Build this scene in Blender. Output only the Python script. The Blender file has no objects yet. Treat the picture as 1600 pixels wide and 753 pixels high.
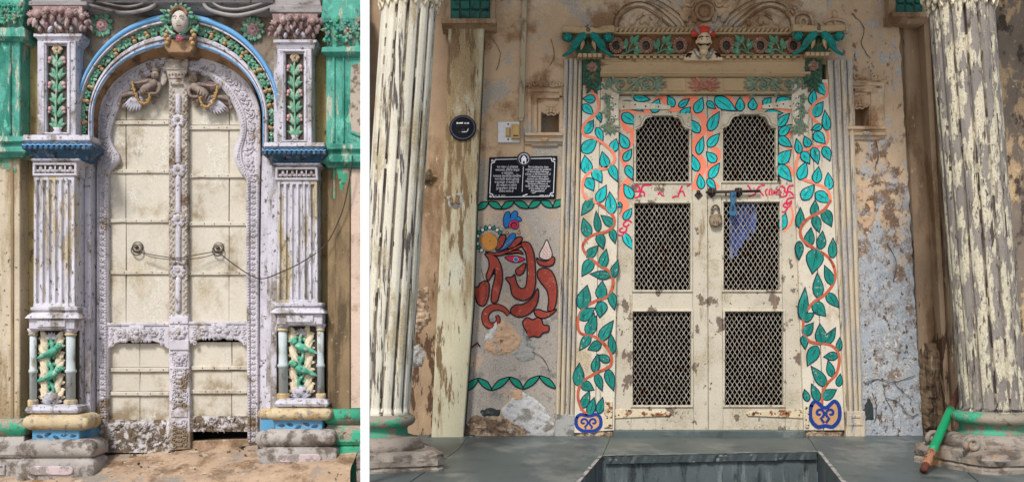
import bpy, bmesh, math, random
from mathutils import Vector, noise as mnoise
random.seed(7)
SC = bpy.context.scene
COL = SC.collection
PI = math.pi
R = math.radians
# ---------------------------------------------------------------- camera
D = 7.0                     # metres from the camera to the wall plane
KP = 220.0                  # picture units per metre on the wall plane
CX, CY, CZ = 800.0, 510.0, 0.773
cam = bpy.data.cameras.new('camera'); camo = bpy.data.objects.new('camera', cam); COL.objects.link(camo)
camo.location = (0, -D, CZ); camo.rotation_euler = (R(90), 0, 0)
cam.sensor_width = 36.0; cam.lens = 36.0*D/(1600/KP)
cam.shift_x = 0.0; cam.shift_y = (CY-376.5)/1600
cam.clip_end = 500
SC.camera = camo
# ---------------------------------------------------------------- sky and sun (bright overcast)
SUN_EL, SUN_AZ = 47, 200     # azimuth in degrees from +Y clockwise: the sun is behind the camera, a little to the left
w = bpy.data.worlds.new('World'); SC.world = w; w.use_nodes = True
nt = w.node_tree; bg = nt.nodes['Background']
sky = nt.nodes.new('ShaderNodeTexSky'); sky.sky_type = 'NISHITA'; sky.sun_disc = False
sky.sun_elevation = R(SUN_EL); sky.sun_rotation = R(SUN_AZ); sky.dust_density = 2.0; sky.ozone_density = 0.6; sky.air_density = 1.0
nt.links.new(sky.outputs[0], bg.inputs[0]); bg.inputs[1].default_value = 0.115
sl = bpy.data.lights.new('sun', 'SUN'); so = bpy.data.objects.new('sun', sl); COL.objects.link(so)
sl.energy = 2.4; sl.angle = R(12); sl.color = (1.0, 0.985, 0.965)
a_ = R(SUN_AZ); sd = Vector((math.sin(a_)*math.cos(R(SUN_EL)), math.cos(a_)*math.cos(R(SUN_EL)), math.sin(R(SUN_EL))))
so.rotation_euler = (-sd).to_track_quat('-Z', 'Y').to_euler(); so.location = sd*20
vs = SC.view_settings; vs.view_transform = 'Standard'; vs.look = 'None'; vs.gamma = 1; vs.use_curve_mapping = False
vs.exposure = 0.46
SC.cycles.max_bounces = 6; SC.cycles.diffuse_bounces = 4

# ---------------------------------------------------------------- materials
def lin(c):
    return tuple(((v/255)/12.92 if v/255 <= 0.04045 else ((v/255+0.055)/1.055)**2.4) for v in c) + (1.0,)
M = {}
def mat(name, col, layers=(), rough=0.8, var=0.22, vs_=3.0, grain=0.35, gs=90.0, spec=0.3, metal=0.0, objvar=0.0, seed=0.0, bump=0.5):
    """Painted or bare surface: base colour with soft mottling, then layers of wear.
    layer = (colour, scale, stretch xyz, threshold, softness, height, (z0, z1, amount))"""
    m = bpy.data.materials.new(name); m.use_nodes = True
    n = m.node_tree.nodes; l = m.node_tree.links
    b = n['Principled BSDF']; b.inputs['Roughness'].default_value = rough; b.inputs['Metallic'].default_value = metal
    b.inputs['Specular IOR Level'].default_value = spec
    g = n.new('ShaderNodeNewGeometry'); pos = g.outputs['Position']
    def noise(sc, st=(1, 1, 1), det=5.0, ro=0.62, off=0.0):
        mp = n.new('ShaderNodeMapping'); mp.inputs['Scale'].default_value = st
        mp.inputs['Location'].default_value = (off*1.7+seed, off*2.3+seed*.7, off*3.1+seed*.3)
        l.new(pos, mp.inputs['Vector'])
        t = n.new('ShaderNodeTexNoise'); t.inputs['Scale'].default_value = sc; t.inputs['Detail'].default_value = det
        t.inputs['Roughness'].default_value = ro
        l.new(mp.outputs[0], t.inputs['Vector']); return t.outputs[0]
    def math_(op, a, bb=None, c=None, clamp=False):
        q = n.new('ShaderNodeMath'); q.operation = op; q.use_clamp = clamp
        for i, v in enumerate((a, bb, c)):
            if v is None: continue
            if isinstance(v, (int, float)): q.inputs[i].default_value = v
            else: l.new(v, q.inputs[i])
        return q.outputs[0]
    def mixc(f, a, bb, mode='MIX'):
        q = n.new('ShaderNodeMix'); q.data_type = 'RGBA'; q.blend_type = mode
        for s, v in ((0, f), (6, a), (7, bb)):
            if isinstance(v, (int, float)): q.inputs[s].default_value = v
            elif isinstance(v, tuple): q.inputs[s].default_value = v
            else: l.new(v, q.inputs[s])
        return q.outputs[2]
    c0 = lin(col)
    dk = tuple(c*(1-var*1.3) for c in c0[:3])+(1.0,); lt = tuple(min(.92, c*(1+var*.8)) for c in c0[:3])+(1.0,)
    n1 = noise(vs_, det=6)
    f1 = math_('MULTIPLY_ADD', n1, 2.4, -0.7, clamp=True)
    cur = mixc(f1, dk, lt)
    if objvar:
        oi = n.new('ShaderNodeObjectInfo')
        f = math_('MULTIPLY_ADD', oi.outputs['Random'], 2*objvar, 1-objvar)
        cc = n.new('ShaderNodeCombineColor'); [l.new(f, cc.inputs[i]) for i in range(3)]
        cur = mixc(1.0, cur, cc.outputs[0], 'MULTIPLY')
    gr = noise(gs, det=3, ro=.7, off=5)
    h = math_('MULTIPLY', gr, grain)
    sp = n.new('ShaderNodeSeparateXYZ'); l.new(pos, sp.inputs[0])
    for i, (lc, s, st, thr, soft, hh, zb) in enumerate(layers):
        v = noise(s, st, 7.0, .66, off=11+7*i)
        if zb:
            z0, z1, am = zb
            t = math_('MULTIPLY_ADD', sp.outputs[2], 1/(z1-z0), -z0/(z1-z0), clamp=True)
            v = math_('MULTIPLY_ADD', t, am, v)
        k = n.new('ShaderNodeMapRange'); k.interpolation_type = 'SMOOTHSTEP'
        k.inputs['From Min'].default_value = thr-soft; k.inputs['From Max'].default_value = thr+soft
        l.new(v, k.inputs['Value']); mk = k.outputs[0]
        lc0 = lin(lc); lc1 = tuple(c*.7 for c in lc0[:3])+(1.0,)
        cc = mixc(math_('MULTIPLY_ADD', gr, 3.0, -1.0, clamp=True), lc1, lc0)
        cur = mixc(mk, cur, cc)
        if hh: h = math_('MULTIPLY_ADD', mk, -hh, h)
    fine = math_('MULTIPLY_ADD', gr, 0.5, 0.75)
    cc = n.new('ShaderNodeCombineColor'); [l.new(fine, cc.inputs[i]) for i in range(3)]
    cur = mixc(0.8, cur, cc.outputs[0], 'MULTIPLY')
    l.new(cur, b.inputs['Base Color'])
    bp = n.new('ShaderNodeBump'); bp.inputs['Strength'].default_value = bump; bp.inputs['Distance'].default_value = 0.012
    l.new(h, bp.inputs['Height']); l.new(bp.outputs[0], b.inputs['Normal'])
    M[name] = m; return m

V1 = (1, 1, 1); VZ = (1, 1, .25)
GREY = (104, 98, 92); DARK = (52, 46, 40); BROWN = (112, 84, 58)
# left doorway
mat('lilac_white', (194, 190, 198), [((150, 142, 136), 9, VZ, .55, .06, .3, None), ((108, 98, 88), 30, V1, .60, .03, .5, None), ((206, 202, 206), 14, V1, .60, .04, 0, None)], var=.2)
mat('plinth_pink', (196, 178, 178), [((150, 142, 136), 12, V1, .52, .05, .4, None)], var=.2)
mat('shaft_white', (197, 194, 200), [((190, 174, 140), 7, (1.6, 1, .3), .56, .06, .3, None), ((128, 114, 96), 34, (1, 1, .5), .60, .03, .5, None), ((150, 142, 136), 9, (2, 1, .2), .60, .05, .2, None)], var=.18)
mat('carved_white', (194, 189, 194), [((138, 120, 98), 7, V1, .60, .07, .2, (.4, 0.0, .12)), ((88, 75, 62), 36, V1, .625, .04, .5, None)], var=.2)
mat('carved_grey', (178, 168, 158), [((120, 100, 78), 9, V1, .55, .07, .2, None), ((84, 72, 60), 34, V1, .64, .04, .5, None)], var=.2)
mat('worn_carving', (190, 184, 182), [((112, 96, 78), 22, V1, .50, .05, .6, None)], var=.2)
mat('plank_cream', (198, 190, 174), [((184, 170, 144), 3, (1, 1, .6), .60, .10, 0, None), ((166, 140, 104), 7, (3, 1, .10), .68, .04, 0, None), ((116, 94, 68), 30, V1, .70, .02, .5, None), ((150, 132, 104), 3.5, V1, .60, .10, 0, (.45, -.1, .15)), ((212, 205, 190), 5, (1, 1, .5), .62, .06, 0, None)], var=.09, vs_=2.5, grain=.4)
mat('rib_blue', (104, 160, 205), [((170, 180, 195), 14, V1, .62, .05, .2, None), ((90, 84, 80), 26, V1, .68, .03, .4, None)], var=.14)
mat('deep_blue', (52, 84, 110), [((120, 128, 136), 16, V1, .58, .05, .3, None), ((40, 46, 56), 20, V1, .60, .05, .4, None)], var=.25)
mat('band_blue', (92, 152, 190), [((150, 152, 152), 14, V1, .57, .04, .4, None), ((60, 58, 58), 26, V1, .66, .04, .4, None)], var=.15)
mat('green_paint', (82, 158, 140), [((44, 122, 104), 5, (1, 1, .4), .55, .08, 0, None), ((178, 184, 164), 10, (1.4, 1, .3), .575, .035, .5, None), ((112, 98, 80), 26, V1, .62, .04, .5, None), ((110, 190, 168), 12, (1, 1, .5), .60, .05, 0, None)], var=.22)
mat('green_worn', (62, 160, 126), [((160, 148, 130), 9, V1, .52, .05, .5, None), ((110, 84, 64), 22, V1, .60, .04, .5, None)], var=.2)
mat('pilaster_cream', (188, 174, 150), [((158, 136, 104), 6, (1.6, 1, .16), .56, .08, 0, None), ((212, 204, 190), 5, (1, 1, .3), .60, .06, 0, None), ((96, 80, 60), 30, V1, .635, .03, .5, None)], var=.14, grain=.4)
mat('pilaster_brown', (140, 118, 88), [((96, 80, 58), 5, (1.5, 1, .25), .56, .08, 0, None), ((190, 172, 140), 26, V1, .66, .04, .4, None)], var=.2)
mat('pink_panel', (208, 184, 166), [((176, 150, 124), 6, V1, .6, .08, .2, None), ((110, 92, 74), 34, V1, .68, .03, .4, None)], var=.1)
mat('niche_grey', (170, 158, 142), [((120, 106, 90), 18, V1, .55, .05, .6, None)], var=.2)
mat('olive_plaster', (184, 164, 112), [((150, 120, 76), 3, (1, 1, .35), .56, .10, 0, None), ((108, 92, 66), 12, V1, .62, .05, .4, None), ((196, 186, 160), 7, V1, .64, .06, .2, None)], var=.16, vs_=2)
mat('spandrel', (140, 124, 106), [((100, 86, 70), 7, V1, .55, .08, .3, None), ((176, 160, 140), 14, V1, .62, .05, .3, None)], var=.2)
mat('cornice_grey', (150, 144, 142), [((92, 84, 78), 6, (.3, 1, 1), .54, .08, .2, None), ((60, 54, 50), 18, V1, .64, .05, .3, None)], var=.2)
mat('mauve', (158, 130, 126), [((196, 182, 174), 16, V1, .58, .06, 0, None), ((80, 56, 52), 18, V1, .60, .05, .2, None)], var=.25)
mat('leaf_green', (104, 156, 128), [((172, 192, 170), 26, V1, .56, .06, 0, None), ((40, 78, 60), 20, V1, .62, .05, 0, None)], var=.25)
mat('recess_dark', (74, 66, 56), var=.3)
mat('recess_brown', (96, 78, 58), var=.3)
mat('fruit', (180, 146, 104), [((150, 96, 50), 30, V1, .62, .05, 0, None)], var=.2)
mat('gold', (182, 146, 90), [((120, 84, 40), 34, V1, .62, .05, 0, None)], var=.25, rough=.5)
mat('pink', (190, 152, 150), [((170, 120, 120), 30, V1, .62, .06, 0, None)], var=.15)
mat('rose_red', (170, 84, 96), var=.2)
mat('cream', (218, 204, 176), [((168, 146, 112), 24, V1, .60, .05, .2, None)], var=.14)
mat('face_cream', (190, 180, 168), [((140, 122, 104), 44, V1, .63, .05, .2, None)], var=.12)
mat('parrot_green', (86, 166, 138), [((176, 198, 178), 24, V1, .57, .05, 0, None), ((30, 96, 74), 22, V1, .62, .05, 0, None)], var=.2)
mat('pale_blue', (182, 190, 190), [((150, 140, 120), 14, (1, 1, .4), .58, .05, .3, None), ((206, 206, 200), 20, V1, .64, .05, 0, None)], var=.12)
mat('ochre', (190, 172, 138), [((182, 142, 80), 12, V1, .58, .06, .2, None), ((150, 140, 128), 20, V1, .58, .05, .3, None)], var=.15)
mat('grey_stone', (164, 157, 150), [((110, 100, 90), 9, V1, .54, .07, .3, None), ((200, 186, 190), 12, V1, .66, .05, .2, None)], var=.2)
mat('intrados', (156, 124, 92), [((96, 76, 58), 8, V1, .55, .1, .2, None)], var=.2)
mat('earth', (178, 152, 126), [((134, 108, 82), 5, V1, .54, .09, .3, None), ((196, 176, 152), 9, V1, .60, .06, 0, None), ((104, 84, 66), 30, V1, .63, .04, .5, None), ((150, 140, 128), 3, V1, .60, .06, .1, None)], var=.2, rough=.9, grain=.6)
mat('bounce_paving', (184, 180, 174), var=.12)
mat('figure_taupe', (138, 122, 112), [((120, 104, 92), 40, V1, .58, .05, .2, None)], var=.22)
mat('lower_step', (150, 126, 96), [((90, 76, 60), 8, V1, .54, .08, .4, None)], var=.2)
mat('black_void', (20, 17, 15), var=.2)
mat('wire_dark', (60, 52, 48), var=.1, rough=.5)
mat('iron', (110, 100, 90), [((90, 62, 40), 50, V1, .58, .06, .2, None)], var=.2, rough=.5, metal=.5)
mat('divider_white', (246, 246, 246), var=.01, grain=.05, rough=.7)
# right porch
mat('wall_beige', (188, 160, 128), [((204, 184, 158), 2.2, V1, .57, .07, 0, None), ((176, 166, 152), 3, V1, .60, .05, .10, (2.9, 1.5, .12)), ((150, 116, 84), 3.5, V1, .62, .07, 0, (1.9, 3.0, .09)), ((96, 80, 66), 30, V1, .68, .02, .4, None), ((112, 92, 72), 9, (1, 1, .5), .71, .03, .3, None)], var=.10, vs_=2.2, grain=.3)
mat('wall_mural', (188, 166, 142), [((176, 166, 154), 5, V1, .56, .07, .12, (1.95, 1.25, .26)), ((204, 176, 148), 4, V1, .62, .06, 0, None), ((146, 140, 130), 8, V1, .63, .03, .3, (1.2, .3, .07)), ((112, 100, 88), 28, V1, .66, .03, .4, None)], var=.14, grain=.4)
mat('wall_peel', (190, 163, 132), [((176, 174, 170), 9, (1, 1, .6), .59, .04, .25, (1.75, .85, .24)), ((126, 100, 78), 13, (1, 1, .7), .620, .04, .5, (2.45, 1.6, .12)), ((172, 175, 177), 9, (1, 1, .7), .66, .11, -.05, (2.1, .8, .24)), ((96, 78, 62), 34, (1, 1, .7), .66, .02, .5, (2.2, .6, .07)), ((160, 168, 176), 18, V1, .69, .04, 0, (2.3, 1.0, .10)), ((204, 198, 188), 34, V1, .65, .03, .4, (1.8, .6, .07))], var=.14, vs_=3, grain=.4)
mat('recess_wall', (158, 133, 106), [((128, 100, 72), 4, (1, 1, .3), .55, .07, 0, None), ((88, 64, 46), 9, (1.2, 1, .4), .68, .02, .4, (1.6, .3, .17)), ((200, 176, 138), 14, (1, 1, .5), .66, .03, .2, None)], var=.18, grain=.35)
mat('post_cream', (186, 178, 150), [((156, 134, 98), 3, (1.8, 1, .3), .62, .08, 0, (.9, 2.6, .13)), ((204, 200, 180), 2.6, (1, 1, .4), .57, .07, 0, None), ((122, 98, 68), 9, (1.6, 1, .25), .585, .03, .25, (.9, 2.5, .05)), ((92, 82, 70), 20, (1.8, 1, .25), .63, .02, .5, None)], var=.14, vs_=2, grain=.35)
mat('col_cream', (206, 199, 180), [((92, 84, 80), 10, (3.0, 3.0, .18), .598, .014, .6, (1.8, 0.2, .05)), ((184, 170, 140), 5, (1, 1, .4), .56, .06, 0, None), ((70, 62, 56), 26, (1.6, 1.6, .4), .70, .02, .5, None)], var=.08, vs_=2, grain=.2)
mat('flute_dark', (126, 116, 104), [((70, 62, 56), 12, (2, 2, .3), .52, .05, .3, None), ((206, 192, 152), 12, (2, 2, .3), .60, .03, 0, None)], var=.15)
mat('col_peel', (130, 122, 114), [((202, 192, 166), 10, (1.9, 1.9, .5), .505, .014, -.7, None), ((84, 72, 62), 14, (2.4, 2.4, .3), .61, .03, .2, None), ((150, 140, 130), 20, (2, 2, .4), .62, .04, 0, None), ((76, 66, 58), 42, (1.4, 1.4, .5), .625, .02, .6, None)], var=.18, vs_=3, grain=.25)
mat('stone_base', (146, 135, 122), [((104, 92, 80), 7, (1, 1, 2), .54, .07, .4, None), ((176, 132, 88), 5, V1, .64, .05, .1, None), ((60, 150, 120), 6, V1, .72, .03, 0, None)], var=.2)
mat('torus_green', (140, 130, 114), [((62, 160, 122), 6, (1, 1, 1.5), .55, .03, -.4, None), ((90, 80, 70), 18, V1, .62, .05, .3, None)], var=.18)
mat('scotia_green', (70, 146, 116), [((140, 128, 110), 8, V1, .57, .04, .4, None)], var=.18)
mat('dark_plaster', (126, 112, 98), [((196, 166, 128), 3.4, (1, 1, .5), .53, .02, -.5, None), ((78, 66, 56), 7, (1, 1, .6), .58, .04, .3, None), ((206, 186, 152), 22, V1, .66, .03, .2, None)], var=.22, grain=.4)
mat('moulding_wood', (192, 176, 150), [((176, 170, 162), 8, (2.5, 1, .22), .52, .05, .25, None), ((116, 102, 88), 18, (2.4, 1, .2), .62, .04, .5, None)], var=.10)
mat('jamb_cream', (206, 196, 176), [((192, 174, 144), 4, (1, 1, .5), .56, .07, 0, None), ((140, 120, 96), 28, V1, .66, .025, .4, None), ((170, 160, 148), 10, (2, 1, .3), .64, .03, .2, None)], var=.07, grain=.2)
mat('door_cream', (192, 182, 162), [((188, 176, 152), 4, V1, .56, .06, 0, None), ((124, 108, 94), 9, (1, 1, .7), .628, .012, .6, (1.9, .8, .035)), ((96, 76, 58), 26, V1, .645, .014, .6, None), ((150, 126, 96), 5, (2, 1, .3), .63, .06, 0, None)], var=.10, grain=.25)
mat('lintel_beige', (174, 148, 112), [((132, 100, 66), 10, (.6, 1, 1.4), .64, .04, .1, None), ((100, 76, 52), 28, V1, .68, .02, .2, None)], var=.10)
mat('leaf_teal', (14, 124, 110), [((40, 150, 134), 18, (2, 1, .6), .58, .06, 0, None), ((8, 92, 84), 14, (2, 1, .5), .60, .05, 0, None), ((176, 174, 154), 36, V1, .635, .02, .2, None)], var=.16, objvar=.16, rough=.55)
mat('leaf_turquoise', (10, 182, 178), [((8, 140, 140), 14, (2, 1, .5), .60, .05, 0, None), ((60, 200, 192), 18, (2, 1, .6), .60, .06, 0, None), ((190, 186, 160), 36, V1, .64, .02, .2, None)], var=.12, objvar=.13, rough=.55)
mat('outline_navy', (22, 32, 56), var=.15, rough=.6)
mat('leaf_stroke', (8, 84, 80), var=.2)
mat('vine_red', (186, 92, 66), [((150, 70, 50), 12, V1, .58, .05, 0, None)], var=.12)
mat('vine_salmon', (238, 134, 104), [((214, 190, 158), 22, V1, .66, .03, .2, None)], var=.08)
mat('pot_blue', (28, 56, 130), var=.15)
mat('pot_tan', (196, 150, 104), var=.15)
mat('mural_red', (156, 64, 50), [((146, 56, 44), 10, (1, 1, .5), .56, .06, 0, None), ((186, 160, 138), 30, V1, .645, .02, .4, None), ((192, 96, 76), 16, V1, .60, .05, 0, None)], var=.16)
mat('mural_blue', (30, 112, 176), var=.15)
mat('mural_ochre', (206, 140, 64), var=.15)
mat('mural_green', (20, 134, 108), var=.14, objvar=.08)
mat('mural_pink', (214, 190, 180), var=.08)
mat('mural_white', (216, 212, 200), var=.06)
mat('mural_black', (26, 26, 34), var=.2)
mat('crimson', (206, 40, 82), [((210, 188, 156), 26, V1, .67, .03, .1, None)], var=.10)
mat('verdigris', (112, 132, 112), [((160, 160, 132), 22, V1, .56, .06, 0, None), ((150, 120, 84), 16, V1, .60, .05, 0, None)], var=.22)
mat('carved_rust', (164, 108, 88), [((196, 150, 122), 24, V1, .58, .06, 0, None)], var=.2)
mat('bracket_green', (58, 92, 72), [((120, 140, 108), 26, V1, .60, .06, 0, None), ((112, 84, 52), 14, V1, .60, .06, 0, None)], var=.25)
mat('bird_teal', (22, 118, 110), [((60, 166, 156), 30, V1, .60, .05, 0, None), ((110, 82, 46), 12, V1, .66, .05, 0, None)], var=.22)
mat('frieze_leaf', (84, 132, 104), [((160, 186, 156), 26, V1, .60, .06, 0, None)], var=.2)
mat('frieze_flower', (140, 104, 88), [((186, 154, 130), 40, V1, .58, .06, 0, None)], var=.2)
mat('frieze_ground', (128, 84, 52), [((90, 56, 36), 9, V1, .55, .08, 0, None)], var=.2)
mat('turban_red', (196, 66, 48), var=.2)
mat('skin_stone', (206, 182, 146), [((150, 124, 92), 36, V1, .66, .05, 0, None)], var=.08)
mat('hair_black', (22, 20, 22), var=.2)
mat('tunic_grey', (126, 124, 122), [((200, 190, 170), 60, V1, .56, .05, 0, None)], var=.15)
mat('mesh_metal', (176, 166, 150), [((150, 104, 66), 14, V1, .62, .04, 0, None), ((222, 214, 200), 30, V1, .58, .06, 0, None)], var=.12, rough=.6)
mat('rusty_paint', (206, 190, 158), [((140, 78, 40), 16, V1, .56, .04, .3, None), ((70, 42, 28), 30, V1, .60, .04, .4, None)], var=.12)
mat('iron_dark', (58, 52, 50), [((110, 70, 44), 40, V1, .60, .06, 0, None)], var=.2, rough=.5, metal=.4)
mat('hasp_blue', (52, 100, 134), [((40, 50, 60), 30, V1, .60, .06, .2, None)], var=.2, rough=.5)
mat('brass_worn', (150, 132, 108), [((100, 72, 48), 40, V1, .56, .06, .2, None)], var=.2, metal=.5, rough=.45)
mat('plaque_black', (9, 10, 18), var=.1, grain=.05, rough=.55, spec=.15)
mat('plaque_grey', (64, 68, 76), var=.1, grain=.1, rough=.6, spec=.15)
mat('letter_white', (226, 226, 230), var=.02, grain=.02)
mat('switch_white', (206, 206, 206), [((150, 146, 140), 20, V1, .64, .06, 0, None)], var=.06, grain=.05, rough=.5)
mat('switch_yellow', (190, 158, 100), [((150, 104, 50), 60, V1, .62, .06, 0, None)], var=.12, grain=.05, rough=.45)
mat('conduit_grey', (166, 152, 126), [((122, 108, 88), 14, (1, 1, .3), .60, .06, 0, None)], var=.08, grain=.1)
mat('slate', (78, 88, 86), [((120, 124, 118), 3, (1, .5, 1), .57, .08, 0, None), ((64, 72, 70), 5, V1, .60, .08, 0, None), ((168, 170, 162), 40, V1, .74, .02, 0, None)], var=.16, rough=.42, grain=.12, spec=.5, vs_=1.6)
mat('slate_edge', (66, 74, 74), [((150, 154, 148), 16, (.5, 1, 1), .60, .04, .4, None)], var=.2, rough=.6)
mat('slate_riser', (84, 92, 92), [((120, 128, 126), 6, (3, 1, .3), .56, .07, 0, None), ((52, 58, 60), 8, (2, 1, .4), .58, .07, 0, None)], var=.2, rough=.6)
mat('rubble', (176, 152, 126), [((120, 98, 78), 12, V1, .50, .06, .5, None), ((206, 198, 186), 10, V1, .60, .04, .2, None)], var=.25, grain=.8, gs=50)
mat('lime_white', (196, 194, 190), [((150, 144, 134), 10, V1, .54, .06, .3, None), ((206, 170, 134), 9, V1, .62, .05, .2, None)], var=.14, grain=.4)
mat('bare_plaster', (196, 162, 130), [((176, 168, 154), 9, V1, .58, .04, .3, None), ((140, 112, 86), 20, V1, .64, .04, .3, None)], var=.14, grain=.4)
mat('grey_cement', (158, 156, 150), [((120, 116, 110), 12, V1, .56, .05, .3, None)], var=.12, grain=.5)
mat('dark_damp', (52, 58, 58), [((110, 108, 100), 14, V1, .60, .05, .3, None)], var=.2)
mat('tile_green', (28, 88, 76), [((16, 44, 40), 14, V1, .58, .06, 0, None)], var=.25, rough=.5)
mat('pole_green', (24, 142, 92), var=.12, rough=.4)
mat('pole_copper', (164, 114, 82), [((70, 44, 30), 24, V1, .58, .03, .3, None)], var=.2)
mat('pole_rust', (92, 52, 36), [((50, 32, 24), 14, (1, 1, .3), .54, .06, .2, None)], var=.2)
mat('cloth_blue', (66, 92, 160), [((140, 150, 184), 16, (1, 1, .4), .57, .06, 0, None), ((36, 50, 110), 12, (1, 1, .3), .58, .06, 0, None)], var=.3)
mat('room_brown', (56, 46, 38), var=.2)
mat('weather_wood', (122, 100, 76), [((78, 60, 46), 10, (2.5, 1, .2), .53, .06, .4, None), ((176, 154, 120), 12, (2, 1, .3), .62, .03, .2, None)], var=.2)

# ---------------------------------------------------------------- geometry helpers; picture units (x right, y down, d towards the street)
def area(p): return .5*sum(p[i][0]*p[(i+1) % len(p)][1]-p[(i+1) % len(p)][0]*p[i][1] for i in range(len(p)))
def offset(p, o):
    s = 1 if area(p) > 0 else -1
    n = len(p); out = []
    for i in range(n):
        a, b, c = p[i-1], p[i], p[(i+1) % n]
        e1 = Vector((b[0]-a[0], b[1]-a[1])); e2 = Vector((c[0]-b[0], c[1]-b[1]))
        if e1.length < 1e-6 or e2.length < 1e-6: out.append((b[0], b[1])); continue
        e1.normalize(); e2.normalize()
        n1 = Vector((e1.y, -e1.x))*s; n2 = Vector((e2.y, -e2.x))*s
        m = n1+n2
        if m.length < 1e-4: m = n1.copy()
        m.normalize(); k = 1/max(.45, m.dot(n1))
        out.append((b[0]+m.x*o*k, b[1]+m.y*o*k))
    return out
def cr(pts, n=4, closed=True):
    out = []; N = len(pts)
    rng = range(N) if closed else range(N-1)
    for i in rng:
        if closed: p0, p1, p2, p3 = pts[i-1], pts[i], pts[(i+1) % N], pts[(i+2) % N]
        else: p0, p1, p2, p3 = pts[max(0, i-1)], pts[i], pts[i+1], pts[min(N-1, i+2)]
        for j in range(n):
            t = j/n
            out.append(tuple(.5*((2*b)+(-a+c)*t+(2*a-5*b+4*c-d)*t*t+(-a+3*b-3*c+d)*t**3) for a, b, c, d in zip(p0, p1, p2, p3)))
    if not closed: out.append(tuple(pts[-1]))
    return out
def rect(x0, y0, x1, y1): return [(x0, y0), (x1, y0), (x1, y1), (x0, y1)]
def circ(x, y, rx, ry=None, n=20, a0=0):
    ry = rx if ry is None else ry
    return [(x+rx*math.cos(a0+2*PI*i/n), y+ry*math.sin(a0+2*PI*i/n)) for i in range(n)]
def spiral(x, y, r0, r1, a0, turns, d, n=14):
    return [(x+(r0+(r1-r0)*i/n)*math.cos(a0+2*PI*turns*i/n), y+(r0+(r1-r0)*i/n)*math.sin(a0+2*PI*turns*i/n), d) for i in range(n+1)]

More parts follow.
